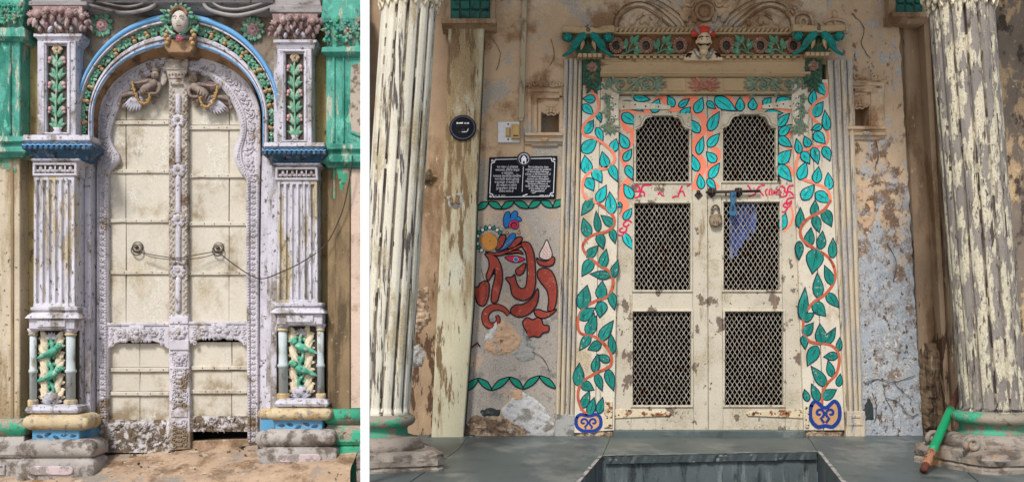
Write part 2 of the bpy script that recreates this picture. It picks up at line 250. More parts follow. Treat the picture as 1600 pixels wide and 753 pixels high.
class MB:
    def __init__(s, ref=0, T=None):
        s.ref = ref; s.k = (D-ref/KP)/D; s.V = []; s.F = []; s.FM = []; s.FS = []; s.mi = 0; s.sm = False; s.mats = []; s.T = T
    def m(s, name, smooth=None):
        if name not in s.mats: s.mats.append(name)
        s.mi = s.mats.index(name)
        if smooth is not None: s.sm = smooth
        return s
    def v(s, x, y, d=0.0):
        if s.T: x, y = s.T(x, y)
        s.V.append(((x-CX)/KP*s.k, -(s.ref+(d-s.ref)*s.k)/KP, CZ+(CY-y)/KP*s.k)); return len(s.V)-1
    def w(s, X, Y, Z): s.V.append((X, Y, Z)); return len(s.V)-1
    def f(s, idx, smooth=None):
        s.F.append(tuple(idx)); s.FM.append(s.mi); s.FS.append(s.sm if smooth is None else smooth)
    def ringjoin(s, a, b, closed=True, smooth=None):
        n = len(a)
        for i in range(n if closed else n-1): s.f((a[i], a[(i+1) % n], b[(i+1) % n], b[i]), smooth)
    def poly(s, pts, d0, d1, bev=0.0, back=False):
        a = [s.v(x, y, d0) for x, y in pts]
        if bev > 0:
            b = [s.v(x, y, d1-bev) for x, y in pts]; q = offset(pts, -bev); c = [s.v(x, y, d1) for x, y in q]
            s.ringjoin(a, b, smooth=False); s.ringjoin(b, c, smooth=False)
        else:
            c = [s.v(x, y, d1) for x, y in pts]; s.ringjoin(a, c, smooth=False)
        s.f(c, False)
        if back: s.f(a[::-1], False)
        return s
    def box(s, x0, y0, x1, y1, d0, d1, bev=0.0): return s.poly(rect(x0, y0, x1, y1), d0, d1, bev)
    def frame(s, out, inn, d0, d1, bev=0.0):
        """ring between two outlines with the same number of points"""
        a0 = [s.v(x, y, d0) for x, y in out]; a1 = [s.v(x, y, d1-bev) for x, y in out]
        q = offset(out, -bev) if bev else out; a2 = [s.v(x, y, d1) for x, y in q]
        q = offset(inn, bev) if bev else inn; b2 = [s.v(x, y, d1) for x, y in q]
        b1 = [s.v(x, y, d1-bev) for x, y in inn]; b0 = [s.v(x, y, d0) for x, y in inn]
        for p, r_ in ((a0, a1), (a1, a2), (a2, b2), (b2, b1), (b1, b0)): s.ringjoin(p, r_, smooth=False)
        return s
    def pillow(s, pts, d, h, n=3):
        cx = sum(p[0] for p in pts)/len(pts); cy = sum(p[1] for p in pts)/len(pts); prev = [s.v(x, y, d) for x, y in pts]
        for j in range(1, n+1):
            t = j/n; k = math.cos(t*PI/2*.93); hh = h*math.sin(t*PI/2)
            cur = [s.v(cx+(x-cx)*k, cy+(y-cy)*k, d+hh) for x, y in pts]; s.ringjoin(prev, cur, smooth=True); prev = cur
        s.f(prev, True); return s
    def leaf(s, x, y, ang, L, W, d, h=2.5, bend=0.0, n=5, lift=0.0, lobes=0):
        """a leaf from its base (x, y) along ang (radians, y down), with a midrib and thickness"""
        ca, sa = math.cos(ang), math.sin(ang); rows = []
        for i in range(n+1):
            t = i/n; wd = W*.5*(math.sin(PI*min(1, t**.75*1.0))**.8 if 0 < t < 1 else .04)
            if lobes and 0 < t < 1: wd *= .72+.36*abs(math.sin(PI*lobes*t))
            u = t*L; b = bend*L*math.sin(PI*t*.5)**2; row = []
            for j, (q, hh) in enumerate(((-1, 0), (-.55, h), (0, h*.55), (.55, h), (1, 0))):
                e = q*wd+b; row.append(s.v(x+u*ca-e*sa, y+u*sa+e*ca, d+hh*(.4+.6*math.sin(PI*min(1, .15+t*.85)))*(1 if 0 < t < 1 else .5)+lift*t))
            rows.append(row)
        for i in range(n):
            for j in range(4): s.f((rows[i][j], rows[i][j+1], rows[i+1][j+1], rows[i+1][j]), True)
        return s
    def tube(s, pts, r, seg=6, cap=True):
        P = [Vector(p if len(p) == 3 else (p[0], p[1], 0)) for p in pts]; n = len(P); rings = []
        up = Vector((0, 0, 1)); lastu = None
        for i in range(n):
            t = (P[min(n-1, i+1)]-P[max(0, i-1)])
            if t.length < 1e-6: t = Vector((1, 0, 0))
            t.normalize()
            u = t.cross(up) if lastu is None else lastu-t*lastu.dot(t)
            if u.length < 1e-3: u = t.cross(Vector((1, 0, 0)))
            if u.length < 1e-3: u = t.cross(Vector((0, 1, 0)))
            u.normalize(); lastu = u; vv = t.cross(u)
            rr = r[i] if isinstance(r, (list, tuple)) else r
            rings.append([s.v(*(P[i]+(u*math.cos(2*PI*j/seg)+vv*math.sin(2*PI*j/seg))*rr)) for j in range(seg)])
        for i in range(n-1): s.ringjoin(rings[i], rings[i+1], smooth=True)
        if cap: s.f(rings[0][::-1]); s.f(rings[-1])
        return s
    def ball(s, x, y, d, rx, ry=None, rd=None, rot=0.0, seg=8, rings=5):
        ry = rx if ry is None else ry; rd = min(rx, ry) if rd is None else rd; ca, sa = math.cos(rot), math.sin(rot); R_ = []
        for i in range(1, rings):
            a = PI*i/rings; z = math.cos(a); q = math.sin(a); ring = []
            for j in range(seg):
                b = 2*PI*j/seg; u = rx*q*math.cos(b); v_ = ry*q*math.sin(b)
                ring.append(s.v(x+u*ca-v_*sa, y+u*sa+v_*ca, d+rd*z))
            R_.append(ring)
        t = s.v(x, y, d+rd); bt = s.v(x, y, d-rd)
        for j in range(seg):
            s.f((t, R_[0][j], R_[0][(j+1) % seg]), True); s.f((bt, R_[-1][(j+1) % seg], R_[-1][j]), True)
        for i in range(len(R_)-1): s.ringjoin(R_[i], R_[i+1], smooth=True)
        return s
    def rosette(s, x, y, d, r, n=8, h=3.0, core=.28, a0=0.0, ry=None, petal=None, corem=None):
        q = (ry or r)/r
        if petal: s.m(petal)
        for i in range(n):
            a = a0+2*PI*i/n
            s.leaf(x+r*.15*math.cos(a), y+r*.15*math.sin(a)*q, a, r*.85*(1 if abs(math.cos(a)) > .7 else q), r*2.2*math.sin(PI/n)*.95, d, h, n=4)
        if corem: s.m(corem)
        return s.ball(x, y, d+h*.5, r*core, r*core*q, h*.9)
    def sweep(s, path, prof, closed=False, smooth=False, nrm=None):
        """profile (offset, depth) swept along a 2-D path; positive offset is to the left of travel seen on the picture"""
        n = len(path); rows = []
        for i in range(n):
            if closed: a, b = path[i-1], path[(i+1) % n]
            else: a, b = path[max(0, i-1)], path[min(n-1, i+1)]
            t = Vector((b[0]-a[0], b[1]-a[1])); t.normalize(); k = 1.0
            if 0 < i < n-1 or closed:
                e = Vector((path[i][0]-path[i-1][0], path[i][1]-path[i-1][1]))
                if e.length > 1e-6: e.normalize(); k = 1/max(.5, t.dot(e))
            nx, ny = t.y, -t.x
            rows.append([s.v(path[i][0]+nx*o*k, path[i][1]+ny*o*k, d) for o, d in prof])
        for i in range(n if closed else n-1):
            a, b = rows[i], rows[(i+1) % n]
            for j in range(len(prof)-1): s.f((a[j], a[j+1], b[j+1], b[j]), smooth)
        if not closed: s.f(rows[0][::-1], False); s.f(rows[-1], False)
        return s
    def hstrip(s, x0, x1, prof, xr=None):
        """horizontal moulding: profile list of (y, d); x0/x1 numbers or functions of y; ends closed by returns of the same profile"""
        f0 = x0 if callable(x0) else (lambda y: x0); f1 = x1 if callable(x1) else (lambda y: x1)
        a = [s.v(f0(y), y, d) for y, d in prof]; b = [s.v(f1(y), y, d) for y, d in prof]
        dm = min(d for y, d in prof)-25
        for j in range(len(prof)-1): s.f((a[j], b[j], b[j+1], a[j+1]), False)
        a0 = [s.v(f0(y), y, dm) for y, d in prof]; b0 = [s.v(f1(y), y, dm) for y, d in prof]
        s.ringjoin(a, a0, False, False); s.ringjoin(b, b0, False, False)
        s.f((a[0], b[0], b0[0], a0[0]), False); s.f((a[-1], b[-1], b0[-1], a0[-1]), False)
        return s
    def moulded(s, xl, xr, prof, dback, rc=1.2, nc=1, smooth=False):
        """stacked mouldings that return round three sides: prof = (y, projection); the plan rectangle grows with the projection.
        front depth = base d + projection, sides move out by the projection too"""
        rows = []
        for y, base, p in prof:
            a, b = (xl(y) if callable(xl) else xl)-p, (xr(y) if callable(xr) else xr)+p; d = base+p; row = [s.v(a, y, dback)]
            for k in range(nc+1): t = PI/2*k/nc; row.append(s.v(a+rc-rc*math.cos(t), y, d-rc+rc*math.sin(t)))
            for k in range(nc+1): t = PI/2*k/nc; row.append(s.v(b-rc+rc*math.sin(t), y, d-rc+rc*math.cos(t)))
            rows.append(row+[s.v(b, y, dback)])
        if smooth:
            for i in range(len(rows)-1): s.ringjoin(rows[i], rows[i+1], False, True)
            s.f(rows[0], False); s.f(rows[-1][::-1], False); return s
        for i in range(len(rows)-1): s.ringjoin(rows[i], rows[i+1], False, False)
        s.f(rows[0], False); s.f(rows[-1][::-1], False)
        return s
    def lathe(s, cx, prof, d, seg=32, fl=None, smooth=True, cap=True):
        """cx: number or function of y; prof = (y, radius)"""
        rows = []
        for y, r in prof:
            c = cx(y) if callable(cx) else cx
            rows.append([s.v(c+(r*(fl(2*PI*j/seg, y) if fl else 1))*math.sin(2*PI*j/seg), y, d+(r*(fl(2*PI*j/seg, y) if fl else 1))*math.cos(2*PI*j/seg)) for j in range(seg)])
        for i in range(len(rows)-1): s.ringjoin(rows[i], rows[i+1], smooth=smooth)
        if cap: s.f(rows[0], False); s.f(rows[-1][::-1], False)
        return s
    def grid(s, xs, ys, dfun, skip=None, smooth=True):
        idx = {}
        for i, x in enumerate(xs):
            for j, y in enumerate(ys): idx[i, j] = s.v(x, y, dfun(x, y))
        for i in range(len(xs)-1):
            for j in range(len(ys)-1):
                if skip and skip((xs[i]+xs[i+1])/2, (ys[j]+ys[j+1])/2): continue
                s.f((idx[i, j], idx[i+1, j], idx[i+1, j+1], idx[i, j+1]), smooth)
        return s
    def wall(s, x0, y0, x1, y1, d, holes=(), step=9, amp=1.0, fr=.03, seed=0, tk=30):
        def lines(a, b, ex):
            L = sorted(set([a, b]+[e for e in ex if a < e < b])); out = []
            for p, q in zip(L, L[1:]):
                k = max(1, round((q-p)/step)); out += [p+(q-p)*i/k for i in range(k)]
            return out+[b]
        xs = lines(x0, x1, [h[0] for h in holes]+[h[2] for h in holes]); ys = lines(y0, y1, [h[1] for h in holes]+[h[3] for h in holes])
        def df(x, y): return d+amp*(mnoise.fractal(Vector((x*fr+seed, y*fr, seed*1.3)), 1.0, 2.0, 4))
        s.grid(xs, ys, df, (lambda x, y: any(h[0] < x < h[2] and h[1] < y < h[3] for h in holes)) if holes else None)
        bx = [s.v(*p) for p in ((x0, y0, d-tk), (x1, y0, d-tk), (x1, y1, d-tk), (x0, y1, d-tk))]
        fx = [s.v(*p) for p in ((x0, y0, d-1), (x1, y0, d-1), (x1, y1, d-1), (x0, y1, d-1))]
        s.ringjoin(bx, fx, smooth=False)
        return s
    def patch(s, pts, d, h, amp=2.0, step=3.5, fr=.12, seed=0, edge=4.0):
        """ragged raised patch with a rough face"""
        pts = [(x, y) for x, y in pts]; xs0, xs1 = min(p[0] for p in pts), max(p[0] for p in pts); ys0, ys1 = min(p[1] for p in pts), max(p[1] for p in pts)
        def inside(x, y):
            c = False
            for i in range(len(pts)):
                (x1, y1), (x2, y2) = pts[i-1], pts[i]
                if (y1 > y) != (y2 > y) and x < (x2-x1)*(y-y1)/(y2-y1)+x1: c = not c
            return c
        def dist(x, y):
            b = 1e9
            for i in range(len(pts)):
                p, q = Vector(pts[i-1]), Vector(pts[i]); e = q-p; t = max(0, min(1, (Vector((x, y))-p).dot(e)/max(1e-6, e.length_squared)))
                b = min(b, (p+e*t-Vector((x, y))).length)
            return b if inside(x, y) else -b
        nx = max(2, int((xs1-xs0+8)/step)); ny = max(2, int((ys1-ys0+8)/step))
        xs = [xs0-4+(xs1-xs0+8)*i/nx for i in range(nx+1)]; ys = [ys0-4+(ys1-ys0+8)*i/ny for i in range(ny+1)]
        def df(x, y):
            q = dist(x, y)+2.5*mnoise.noise(Vector((x*.2+seed, y*.2, 3)))
            k = max(-1, min(1, q/edge))
            return d+(h*k if k > 0 else 2.5*k)+(amp*mnoise.fractal(Vector((x*fr+seed, y*fr, seed)), .8, 2.1, 5) if k > 0 else 0)*max(0, k)
        return s.grid(xs, ys, df, smooth=False)
    def stroke(s, pts, wd, d, h=.5):
        """flat brush stroke with its own thin film of paint; wd number or list"""
        n = len(pts); L, Rr = [], []
        for i in range(n):
            a, b = pts[max(0, i-1)], pts[min(n-1, i+1)]; t = Vector((b[0]-a[0], b[1]-a[1]))
            if t.length < 1e-6: t = Vector((1, 0))
            t.normalize(); ww = (wd[i] if isinstance(wd, (list, tuple)) else wd)*.5
            L.append((pts[i][0]+t.y*ww, pts[i][1]-t.x*ww)); Rr.append((pts[i][0]-t.y*ww, pts[i][1]+t.x*ww))
        a1 = [s.v(x, y, d+h) for x, y in L]; b1 = [s.v(x, y, d+h) for x, y in Rr]; a0 = [s.v(x, y, d-.3) for x, y in L]; b0 = [s.v(x, y, d-.3) for x, y in Rr]
        for p, q in ((a0, a1), (a1, b1), (b1, b0)): s.ringjoin(p, q, False, False)
        return s
    def build(s, name, parent=None, **pr):
        if not s.V: return None
        me = bpy.data.meshes.new(name)
        if parent is not None:
            r_ = parent
            while r_.parent: r_ = r_.parent
            o = Vector(r_.location)
        else:
            xs = [v[0] for v in s.V]; ys = [v[1] for v in s.V]; zs = [v[2] for v in s.V]
            o = Vector(((min(xs)+max(xs))/2, max(ys), min(zs)))
        me.from_pydata([(x-o.x, y-o.y, z-o.z) for x, y, z in s.V], [], s.F)
        for q in s.mats: me.materials.append(M[q])
        me.polygons.foreach_set('material_index', s.FM); me.polygons.foreach_set('use_smooth', s.FS)
        bm = bmesh.new(); bm.from_mesh(me); bmesh.ops.recalc_face_normals(bm, faces=bm.faces); bm.to_mesh(me); bm.free()
        me.validate()
        ob = bpy.data.objects.new(name, me); COL.objects.link(ob)
        if parent is not None: ob.parent = parent
        else: ob.location = o
        for k_, v_ in pr.items(): ob[k_] = v_
        return ob
def W(x, y, d=0, ref=None):
    ref = d if ref is None else ref; k = (D-ref/KP)/D
    return Vector(((x-CX)/KP*k, -(ref+(d-ref)*k)/KP, CZ+(CY-y)/KP*k))
def thing(name, label, cat, x, y, d=0, group=None):
    o = bpy.data.objects.new(name, None); COL.objects.link(o); o.location = W(x, y, d); o.empty_display_size = .1
    o['label'] = label; o['category'] = cat
    if group: o['group'] = group
    return o
def tag(o, label, cat, group=None):
    o['label'] = label; o['category'] = cat
    if group: o['group'] = group
    return o
def copy_thing(root, loc, label):
    c = root.copy(); COL.objects.link(c); c.location = loc; c['label'] = label
    for ch in list(root.children):
        k = ch.copy(); COL.objects.link(k); k.parent = c
        for g in ch.children:
            h = g.copy(); COL.objects.link(h); h.parent = k
    return c
_font = {}
def text_mesh(mb, s, x, y, size, d, shear=0.0, align='CENTER', squash=1.0):
    cu = bpy.data.curves.new('lettering', 'FONT'); cu.body = s; cu.size = 1.0; cu.align_x = align; cu.resolution_u = 2; cu.shear = shear
    ob = bpy.data.objects.new('lettering', cu); COL.objects.link(ob)
    bpy.context.view_layer.update()
    me = bpy.data.meshes.new_from_object(ob.evaluated_get(bpy.context.evaluated_depsgraph_get()))
    idx = [mb.v(x+v.co.x*size*squash, y-v.co.y*size, d) for v in me.vertices]
    for p in me.polygons: mb.f([idx[i] for i in p.vertices], False)
    bpy.data.objects.remove(ob); bpy.data.curves.remove(cu); bpy.data.meshes.remove(me)
def interp(v, xs, ys):
    if v <= xs[0]: return ys[0]
    for i in range(len(xs)-1):
        if v <= xs[i+1]: return ys[i]+(ys[i+1]-ys[i])*(v-xs[i])/(xs[i+1]-xs[i])
    return ys[-1]
# ================================================================ GROUND
def gz(X, Y): return -0.105+.27*min(Y, 0)+.067*(X+2.37)
def Fl(px, py):
    s = (-.105-1.89+.067*2.37-CZ)/((CY-py)/KP-1.89-.067*(px-CX)/KP)
    return (px-CX)/KP*s, (s-1)*D
p1 = Fl(270, 757); p2 = Fl(563, 733); sl_ = (p2[1]-p1[1])/(p2[0]-p1[0])
g = MB().m('earth', True); XR = -1.06
nx, ny = 90, 26; gi = {}
for i in range(nx+1):
    X = -4.6+(XR+4.6)*i/nx; Ye = p1[1]+(X-p1[0])*sl_+.02*mnoise.noise(Vector((X*6, 0, 1)))
    for j in range(ny+1):
        Y = .3+(Ye-.3)*j/ny
        z = gz(X, Y)+.010*mnoise.fractal(Vector((X*5, Y*7, 2)), 1, 2, 4)-(.012 if j == ny else 0)
        gi[i, j] = g.w(X, Y, z)
for i in range(nx):
    for j in range(ny): g.f((gi[i, j], gi[i+1, j], gi[i+1, j+1], gi[i, j+1]))
ed = [g.w(g.V[gi[i, ny]][0], g.V[gi[i, ny]][1]-.004, g.V[gi[i, ny]][2]-.28) for i in range(nx+1)]
g.ringjoin([gi[i, ny] for i in range(nx+1)], ed, False)
g.build('ground', kind='structure')
g = MB().m('lower_step', True); gi = {}
for i in range(41):
    X = -4.6+(XR-.02+4.6)*i/40; Ye = p1[1]+(X-p1[0])*sl_
    for j in range(9):
        Y = Ye+.1-1.9*j/8; gi[i, j] = g.w(X, Y, gz(X, Ye)-.10+.012*mnoise.fractal(Vector((X*5, Y*5, 9)), 1, 2, 3))
for i in range(40):
    for j in range(8): g.f((gi[i, j], gi[i+1, j], gi[i+1, j+1], gi[i, j+1]))
g.build('path', kind='structure')
g = MB().m('weather_wood'); rl = random.Random(4)
for q in range(70):
    X = rl.uniform(-3.3, -1.15); Y = -rl.random()**2*.42-.02; z = gz(X, Y)+.006; an = rl.uniform(0, 6.3); L = rl.choice((.008, .012, .016, .03)); ww = .003 if L > .02 else L*.5
    g.m(('weather_wood', 'recess_dark', 'intrados', 'grey_stone')[q % 4])
    ca, sa = math.cos(an), math.sin(an); p = [(X+ca*u*L-sa*v*ww, Y+sa*u*L+ca*v*ww) for u, v in ((-1, 0), (0, 1), (1, 0), (0, -1))]
    lo = [g.w(x, y, z-.012) for x, y in p]; hi = [g.w(x, y, z+.004) for x, y in p]; g.ringjoin(lo, hi, smooth=False); g.f(hi, False)
g.build('litter', kind='stuff')
g = MB().m('bounce_paving'); g.f([g.w(*p) for p in ((-60, -80, -.9), (60, -80, -.9), (60, 30, -.9), (-60, 30, -.9))]); g.build('street', kind='structure')  # out-of-view street, coloured pale to bounce neutral light into the porch

# ================================================================ LEFT DOORWAY: WALL
wl = thing('plaster_wall', 'olive stained plaster wall carrying the arched doorway', 'wall', 278, 700, 10)
mb = MB(10).m('olive_plaster', True)
mb.wall(-60, -40, 132, 790, 10, step=12, amp=2.5, seed=1)
mb.wall(425, -40, 570, 790, 10, step=12, amp=2.5, seed=2)
mb.wall(-60, -262, 570, -58, 12, step=14, amp=2.5, seed=9)
mb.build('side_plaster', wl)
AX, AY = 278, 185
def arch(a, b, n=56, yl=222, yr=230):
    P = [(AX-a, yl), (AX-a, (yl+AY)/2)]
    P += [(AX-a*math.cos(PI*i/n), AY-b*math.sin(PI*i/n)) for i in range(n+1)]
    return P+[(AX+a, (yr+AY)/2), (AX+a, yr)]
mb = MB(20).m('spandrel', True)
rows = []
A0 = arch(157, 155)
for k in range(7):
    row = []
    for (x, y) in A0:
        dx, dy = x-AX, y-AY
        if y >= AY: e = (AX-190 if dx < 0 else AX+190, y)
        else:
            t = min(190/max(1e-3, abs(dx)), 215/max(1e-3, -dy)); e = (AX+dx*t, AY+dy*t)
        q = k/6; X, Y = x+(e[0]-x)*q, y+(e[1]-y)*q
        row.append(mb.v(X, Y, 20+1.6*mnoise.fractal(Vector((X*.05, Y*.05, 4)), 1, 2, 3)))
    rows.append(row)
for a, b in zip(rows, rows[1:]): mb.ringjoin(a, b, False)
mb.build('spandrel', wl)
mb = MB(0).m('black_void')          # near-black sheet close behind the door, painting in the dark of the room
for f in (rect(120, 80, 430, 800),): mb.poly(f, -60, -50)
mb.build('dark_backing', wl)
mb = MB(0).m('earth'); mb.poly([(286, 690), (340, 687), (404, 685), (404, 730), (286, 730)], -30, -3, 1.5); mb.build('door_sill', wl)
mb = MB(6).m('lilac_white')
mb.poly([(134, 215), (149, 215), (149, 720), (133, 720)], -30, -2); mb.poly([(407, 222), (424, 222), (422, 712), (401, 712)], -30, -2)
mb.build('jamb', wl)

# cornice over the arch
cn = thing('stone_cornice', 'weathered grey moulded cornice with curled ends above the arch', 'cornice', 278, 10, 40)
mb = MB(44).m('cornice_grey')
mb.hstrip(128, 428, [(-60, 44), (-14, 50), (-10, 56), (0, 56), (2, 50), (6, 50), (8, 40), (14, 34), (20, 20)])
mb.build('moulding', cn)
for sg in (0, 1):
    T = (lambda x, y: (556-x+6, y+4)) if sg else None
    mb = MB(48, T).m('cornice_grey', True)
    mb.tube(cr([(132, 2, 44), (150, 11, 46), (190, 20, 46), (222, 16, 46), (240, 8, 46), (246, -6, 46)], 5, False), 3.2, 7)
    mb.tube(cr([(138, -6, 46), (156, 3, 48), (190, 11, 48), (218, 8, 48), (234, -4, 48)], 5, False), 2.2, 6)
    mb.build('volute', cn)

# ================================================================ ARCH
ar = thing('carved_arch', 'round arch with blue rib, leaf and fruit garland and a carved face keystone', 'arch', 278, 222, 25)
def band(mb, st):
    prev = None
    for a, b, d in st:
        r_ = [mb.v(x, y, d) for x, y in arch(a, b)]
        if prev: mb.ringjoin(prev, r_, False)
        prev = r_
mb = MB(34).m('rib_blue', True); band(mb, [(161.5, 164, 18), (161.5, 164, 33), (160.5, 161.5, 37), (158.5, 157, 38), (157, 154.5, 36), (156.5, 153.5, 32)]); mb.build('rib', ar)
mb = MB(34).m('lilac_white'); band(mb, [(156.5, 153.5, 33), (156, 152.5, 36), (155, 150, 36), (154.7, 149.3, 22)]); mb.build('fillet', ar)
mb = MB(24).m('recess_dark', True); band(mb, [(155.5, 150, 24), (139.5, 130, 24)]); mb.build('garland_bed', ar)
mb = MB(32).m('lilac_white'); band(mb, [(140.5, 132, 22), (140.2, 131, 32), (139, 128, 35), (137, 124, 35), (136.6, 123, 31), (136, 121.5, 31), (135.6, 120.5, 34), (134.4, 118, 34)])
mb.m('rib_blue'); band(mb, [(134.4, 118, 34), (133.6, 116.5, 35.5), (132.6, 114.5, 34)])
mb.m('lilac_white'); band(mb, [(132.6, 114.5, 34), (132, 113, 31)]); mb.build('inner_moulding', ar)
mb = MB(18).m('intrados', True); band(mb, [(132, 113, 31), (131, 106, 16), (130, 98.5, 0)]); mb.build('soffit', ar)
# garland: every leaf cluster and every fruit a piece of its own
rnd = random.Random(3)
ts = []
P = arch(147.3, 140.5, 120); cum = [0]
for a, b in zip(P, P[1:]): cum.append(cum[-1]+math.dist(a, b))
def onP(s):
    for i in range(len(P)-1):
        if cum[i+1] >= s:
            t = (s-cum[i])/(cum[i+1]-cum[i]); return (P[i][0]+(P[i+1][0]-P[i][0])*t, P[i][1]+(P[i+1][1]-P[i][1])*t), math.atan2(P[i+1][1]-P[i][1], P[i+1][0]-P[i][0])
NG = 46; seq = 'LLFLLFLOLLF'
for k in range(NG):
    s = cum[-1]*(k+.5)/NG; (x, y), an = onP(s)
    if abs(x-281) < 23: continue
    wd = 7 + 4.5*max(0, math.sin(PI*min(1, max(0, (s/cum[-1]))))) ; c = seq[k % len(seq)]; nx_, ny_ = -math.sin(an), math.cos(an)
    if c == 'L':
        mb = MB(26).m('leaf_green', True)
        for q in range(6):
            a = an+PI*q/3+rnd.uniform(-.3, .3)
            mb.leaf(x+rnd.uniform(-1, 1), y+rnd.uniform(-1, 1), a, wd*rnd.uniform(.8, 1.1), wd*.62, 25, 4, n=4, lift=rnd.uniform(1, 5))
        mb.ball(x, y, 30, 2.2, 2.2, 2); mb.build('leaf_cluster', ar)
    else:
        mb = MB(26).m('fruit', True)
        for q in range(3):
            o = (q-1)*wd*.55; mb.ball(x+nx_*o+rnd.uniform(-1.5, 1.5), y+ny_*o+rnd.uniform(-1.5, 1.5), 28, 3.6, 3.2, 4.5, seg=8)
        mb.build('fruit', ar)
        mb = MB(26).m('leaf_green', True)
        for q in (0, 2.1, 4.2): mb.leaf(x, y, an+q+rnd.uniform(-.3, .3), wd*1.05, 5.5, 25, 3, n=4, lift=2)
        mb.build('leaf_cluster', ar)
# keystone face
mb = MB(44).m('intrados'); mb.poly([(256, 62), (306, 62), (304, 76), (298, 84), (264, 84), (258, 76)], 0, 46, 2); mb.build('keystone_block', ar)
mb = MB(56).m('face_cream', True)
f0 = len(mb.V)
mb.ball(281, 34, 54, 13, 17.5, 12, seg=20, rings=16)
for i in range(f0, len(mb.V)):         # press features into the face
    X, Y, Z = mb.V[i]; px = X/mb.k*KP+CX; py = CY-(Z-CZ)/mb.k*KP
    u, v_ = (px-281)/13, (py-34)/17.5
    push = 2.6*math.exp(-((u/.16)**2+((v_-.12)/.24)**2))
    push -= 1.6*sum(math.exp(-(((u-e)/.22)**2+((v_+.12)/.10)**2)) for e in (-.38, .38))
    push += 1.3*math.exp(-((u/.3)**2+((v_-.50)/.07)**2))-.9*math.exp(-((u/.3)**2+((v_-.38)/.06)**2))+1.0*math.exp(-((u/.3)**2+((v_-.8)/.15)**2))
    mb.V[i] = (X, Y-push/KP*mb.k, Z)
for e in (-1, 1): mb.tube(cr([(281+e*8.5, 29, 63), (281+e*5, 26.5, 65.5), (281+e*2, 29, 66)], 4, False), .7, 5); mb.ball(281+e*5.2, 32, 62.8, 2.6, 1.1, 1.8)
hd = mb.build('face', ar)
mb = MB(60).m('mauve', True); mb.tube([(277, 42, 65), (281, 41.2, 66.4), (285, 42, 65)], .9, 5)
for e in (-1, 1): mb.ball(281+e*5.2, 32, 64.2, 1.0, .9, .9); mb.tube([(281+e*2.2, 30.4, 65), (281+e*5.2, 30, 65), (281+e*8, 31.4, 63)], .5, 4)
mb.build('lips', hd)
mb = MB(52).m('gold', True)
mb.m('intrados'); mb.tube([(281+12.4*math.cos(PI+PI*k/14), 27+13.5*math.sin(PI+PI*k/14), 57) for k in range(15)], [2.0+1.9*math.sin(PI*k/14) for k in range(15)], 8)
mb.m('leaf_green')
for k in range(9): a = PI+PI*k/8; mb.leaf(281+14*math.cos(a), 26+13*math.sin(a), a+.3, 9, 6, 50, 4, n=4, lift=2)
mb.build('hair', hd)
for sg in (-1, 1):
    mb = MB(44).m('leaf_green', True)
    for k in range(16):
        a = rnd.uniform(0, 6.28); x = 281+sg*(21+rnd.uniform(-6, 5)); y = 30+rnd.uniform(-16, 22)
        mb.leaf(x, y, a, 11, 6.5, 38+rnd.uniform(0, 8), 4, n=4, lift=3)
    mb.tube(cr([(281+sg*18, 44, 50), (281+sg*12, 53, 54), (281+sg*3, 58, 56)], 4, False), 2, 6); mb.build('leaf_cluster', ar)
    mb = MB(48).m('fruit', True)
    for x, y in ((19, 50), (22, 56), (18, 62), (20, 68)): mb.ball(281+sg*x, y, 47, 4, 4, 4.5)
    mb.build('fruit', ar)
mb = MB(56).rosette(280, 60, 54, 6, 6, 3, petal='rose_red', corem='pink'); mb.build('flower', ar)

# spandrel roses
for i, (x, y) in enumerate(((158, 39), (395, 46))):
    t = thing('carved_rosette', ('pink rose in green leaves on the wall left of the arch top', 'pink rose in green leaves on the wall right of the arch top')[i], 'rosette', x, y, 20, 'roses in the arch corners')
    mb = MB(24).m('leaf_green', True)
    for k in range(11): a = 2*PI*k/11; mb.leaf(x+7*math.cos(a), y+7*math.sin(a), a+.4, 13, 9, 21, 4, n=4, lift=3); 
    for k in range(9): a = 2*PI*k/9+.3; mb.ball(x+17*math.cos(a), y+17*math.sin(a), 24, 3, 3, 3)
    mb.build('leaf', t)
    mb = MB(28).rosette(x, y, 25, 11, 7, 4, petal='pink'); mb.rosette(x, y, 29, 6.5, 5, 3, a0=.4, corem='mauve'); mb.build('bloom', t)

